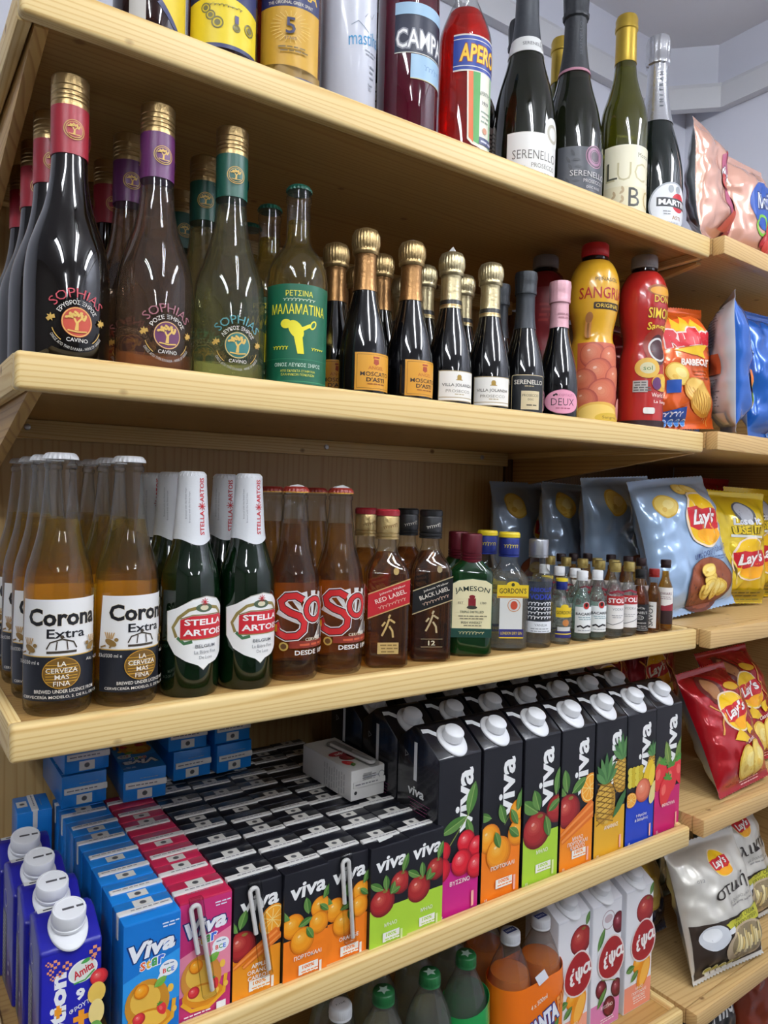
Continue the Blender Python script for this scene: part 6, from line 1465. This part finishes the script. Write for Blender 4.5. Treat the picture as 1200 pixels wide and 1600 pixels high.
def dor_art(k=0):
    a = Art(); a.poly([(-50, 150), (0, 176), (46, 150), (0, 128)], 'f0eee8'); a.poly([(-44, 150), (0, 171), (40, 150), (0, 133)], 'd0242c')
    chip(a, 10, 206, 22, 24, 10); chip(a, 34, 100, 16, 34, -10); chip(a, -24, 62, 14, 22, 30); a.ell(-34, 96, 16, 24, 'e0781e'); a.ell(-8, 84, 18, 26, '7ab83a'); a.ell(-2, 72, 15, 12, 'e8d84a')
    for q in range(4): a.ell(-16 + q * 15, 12, 6.5, 7, '4a8ad0'); a.ring(-16 + q * 15, 12, 6.5, 1.2, 'dfe8f4')
    return a
DB_ = FM('1c5cb4'); BACKW = P('c2c6cc', .35, .2); G3 = 'bright blue crisp bags'
ra = Art(); ra.lines(30, 214, 50, 14, 5, 1.6, '6a6e74', 3); ra.rect(8, 100, 62, 134, 'b9603a'); ra.lines(34, 90, 48, 10, 5, 1.6, '6a6e74', 5); ra.rect(20, 14, 60, 34, 'e6e6e2')
bag('crisp_bag', 'bright blue crisp bag with white back panel showing, right of the orange bag', (1.147, .050, CB + .007), 40, 2, -3, .15, .236, .06, DB_, BACKW, dor_art(), 9, G3, design=(.15, .262), rear=ra)
bag('crisp_bag', 'bright blue crisp bag squeezed between two other bright blue bags', (1.225, .195, CB + .003), 0, 3, 0, .14, .222, .04, DB_, BACKW, dor_art(), 10, G3, design=(.15, .262))
bag('crisp_bag', 'bright blue crisp bag with crisps printed at the top, cut by the right edge', (1.292, .044, CB + .006), 0, 6, -1, .165, .238, .06, DB_, BACKW, dor_art(), 11, G3, design=(.17, .255))
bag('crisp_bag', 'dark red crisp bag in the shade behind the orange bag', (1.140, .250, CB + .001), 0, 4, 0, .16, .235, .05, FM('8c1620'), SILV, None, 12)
# top shelf bags
def pep_art():
    a = Art(); a.poly([(0, 160), (60, 190), (64, 20), (10, 20)], 'a8506c'); a.otext('Φάρμα', 34, 120, 40, 'f0ecec', '6a2a40', 70, .02)
    for x, y, r in ((20, 160, 10), (8, 112, 12), (40, 76, 14), (28, 44, 13)): a.fruit(x, y, r, 'c03a34', '8a1c22', 'e88a7a', r * 1.3, 20)
    a.leaf(36, 70, 16, 6, 60, 'd8dca0', None); a.leaf(30, 58, 14, 6, 120, '6a9a4a', None); a.poly([(-20, 20), (10, 60), (26, 22)], 'b54a2e'); a.poly([(10, 8), (50, 8), (40, 26), (16, 24)], '9c3030'); return a
PK = FM('dba894', .22); G4 = 'top shelf crisp bags'
bag('crisp_bag', 'copper pink crisp bag with silver side showing, beside the silver-necked bottle', (1.052, .033, CA + .006), 16, 4, -2, .135, .192, .05, PK, SILV, pep_art(), 13, G4, design=(.145, .215))
def may_art():
    a = Art(); a.ell(10, 96, 52, 46, '2d54a8', 0, 30); a.otext('Μαϊ', 8, 106, 30, 'eef0f4', '14265c', 60, .03, .1, 6); a.ring(-8, 58, 20, 5, '7ab83a', 24); a.fruit(30, 56, 20, 'c8323a', '8c1c26', 'f0908a'); a.fruit(12, 34, 20, 'c8323a', '8c1c26', 'f0908a', 12); a.ell(36, 28, 26, 10, 'd8504a'); a.text('STAR', 4, 158, 8, '6a4a30', 40, .01); return a
bag('crisp_bag', 'beige and blue crisp bag with red tomatoes at the right edge of the top shelf', (1.198, .050, CA + .007), 2, 3, -4, .158, .180, .055, PK, SILV, may_art(), 14, G4, design=(.17, .19))
bag('crisp_bag', 'dark plum crisp bag partly hidden behind the silver-necked bottle', (1.075, .185, CA + .001), 10, 3, 0, .13, .20, .05, FM('5c1c2c'), SILV, pep_art(), 15, G4)
bag('crisp_bag', 'brown crisp bag behind the beige and blue one', (1.330, .190, CA + .001), 10, 3, 0, .16, .235, .05, FM('8a5a3a'), SILV, None, 16, G4)
# red bags
def red_art():
    a = Art(); a.ell(-30, 196, 26, 34, '5a1a14', 20); a.ell(-28, 198, 17, 25, 'b07a50', 20); a.ell(22, 194, 22, 9, 'd9a62a', -10); a.stroke([(-60, 170), (-40, 150), (-56, 110)], 3, 'd9a04a'); a.stroke([(50, 200), (40, 160), (58, 120)], 3, 'd9a04a')
    lays(a, -4, 146, 38, 8); a.poly([(-40, 96), (-20, 112), (10, 88), (-10, 84)], 'e8bc2c'); a.poly([(10, 110), (34, 118), (44, 100), (20, 94)], 'e8bc2c'); a.text('Classic', 14, 86, 8, 'f0dcd8', 34, .01, .15, 8)
    chip(a, -14, 48, 28, 33, 10); chip(a, 24, 50, 27, 34, -15); a.lines(10, 12, 60, 2, 5, 2, 'f0c0b8'); return a
RB_ = FM('a5101a', .18); G5 = 'shiny red crisp bags'
bag('crisp_bag', 'shiny red crisp bag with two crisps, slumped at the front of its shelf', (1.186, .012, CD + .006), 3, 25, -2, .172, .216, .07, RB_, SILV, red_art(), 17, G5, design=(.165, .245))
bag('crisp_bag', 'shiny red crisp bag leaning at the right edge behind the front red one', (1.345, .068, CD + .006), -2, 24, -2, .17, .225, .065, RB_, SILV, red_art(), 18, G5, design=(.165, .245))
bag('crisp_bag', 'dark shaded red crisp bag standing behind the strawberry carton', (1.10, .235, CD + .002), 0, 12, 0, .17, .245, .055, FM('8c121c'), SILV, red_art(), 19, G5)  # rear red bags: shade put into the film as a darker red copy
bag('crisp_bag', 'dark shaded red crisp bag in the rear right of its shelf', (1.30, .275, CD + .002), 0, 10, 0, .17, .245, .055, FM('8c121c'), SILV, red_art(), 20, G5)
# white and brown bags
def wht_art(word):
    a = Art(); a.rect(-84, 8, 84, 112, '30261f'); lays(a, 6, 214, 24, 4); a.text(word, 14, 164, 34, '2a2420', 96, .0, .15, 6); a.text('με βαλσάμικο', 26, 140, 8, '8a8680', 64, 0, 0, 4); a.lines(26, 130, 60, 1, 5, 3, '9a9690')
    a.poly([(-30, 104), (80, 116), (80, 88), (-16, 86)], 'c2bf3a'); a.text('SOUR CREAM', 28, 106, 8, '4a4a1c', 60, .02, 0, 3); a.text('ΜΑΥΡΟ ΠΙΠΕΡΙ', 28, 95, 8, '4a4a1c', 66, .02, 0, 3)
    a.ell(-50, 84, 25, 24, 'd2d6dc'); a.ell(-54, 90, 15, 13, 'eceff2'); a.rect(-26, 84, -6, 93, 'd6d8dc')
    a.ell(24, 54, 56, 40, 'b9a68a', 0, 26); a.ell(24, 58, 47, 32, '8a7a5c', 0, 26)
    for k in range(13): a.stroke([(-14 + k * 6, 40 + (k % 3) * 4), (-6 + k * 5.4, 82 - (k % 4) * 6)], 5, ('d9c58a', 'e8d8a4', 'c9ae6c')[k % 3])
    for k in range(5): a.ell(-62 + k * 15, 22, 7, 8, 'dfdfa8'); a.ell(-62 + k * 15, 23, 5, 5, 'a8a43a'); a.ell(-56 + k * 14, 13, 6, 5, 'e6e6e0')
    a.text('012', -58, 196, 6, '8a8884', 14); return a
WB_ = FM('d9d5cb', .3); G6 = 'white and brown crisp bags'
bag('crisp_bag', 'white and brown crisp bag with a dollop of sour cream, at the front corner', (1.156, .012, CE + .006), -5, 20, -1, .192, .218, .07, WB_, SILV, wht_art('στική'), 21, G6, design=(.175, .265))
bag('crisp_bag', 'white and brown crisp bag at the right edge behind the front white bag', (1.325, .070, CE + .006), -3, 18, -2, .185, .225, .065, WB_, SILV, wht_art('λική'), 22, G6, design=(.175, .265))
def nav_art(): a = Art(); a.ell(0, 110, 60, 50, 'c9a24a'); chip(a, -10, 110, 36, 40); chip(a, 24, 90, 30, 30); a.rect(-80, 180, 80, 200, 'd0d4dc'); return a
bag('crisp_bag', 'navy blue and gold crisp bag between the white cartons and white bag', (1.085, .150, CE + .002), -4, 14, -4, .16, .245, .07, FM('1a1f3c'), SILV, nav_art(), 23)
bag('crisp_bag', 'grey-green crisp bag at the back of the white bags', (1.235, .225, CE + .002), 0, 8, 0, .18, .265, .06, FM('6f7a70'), SILV, None, 24)
bag('crisp_bag', 'pale blue crisp bag standing in the shade at the back of the lower snack shelf', (1.075, .265, CE + .002), 0, 6, 0, .15, .275, .05, FM('3a7a9c'), SILV, None, 25)
# black bag and brown bag on the lowest snack shelf
def blk_art(): a = Art(); a.text('CRINKLY', 0, 218, 24, 'e4e4e2', 130, .02); a.text('CHIPS', 0, 186, 26, 'e4e4e2', 112, .02); a.lines(60, 170, 30, 1, 4, 3, 'a9a9a8'); chip(a, 0, 80, 50, 40); return a
bag('crisp_bag', 'black crisp bag with large white lettering on the lowest snack shelf', (1.235, .090, CF + .003), 0, 6, 0, .19, .275, .07, FM('131316', .35), SILV, blk_art(), 26)
bag('crisp_bag', 'rust brown crisp bag beside the black one on the lowest snack shelf', (1.430, .100, CF + .003), 0, 5, 0, .18, .285, .07, FM('7a2c12'), SILV, None, 27)
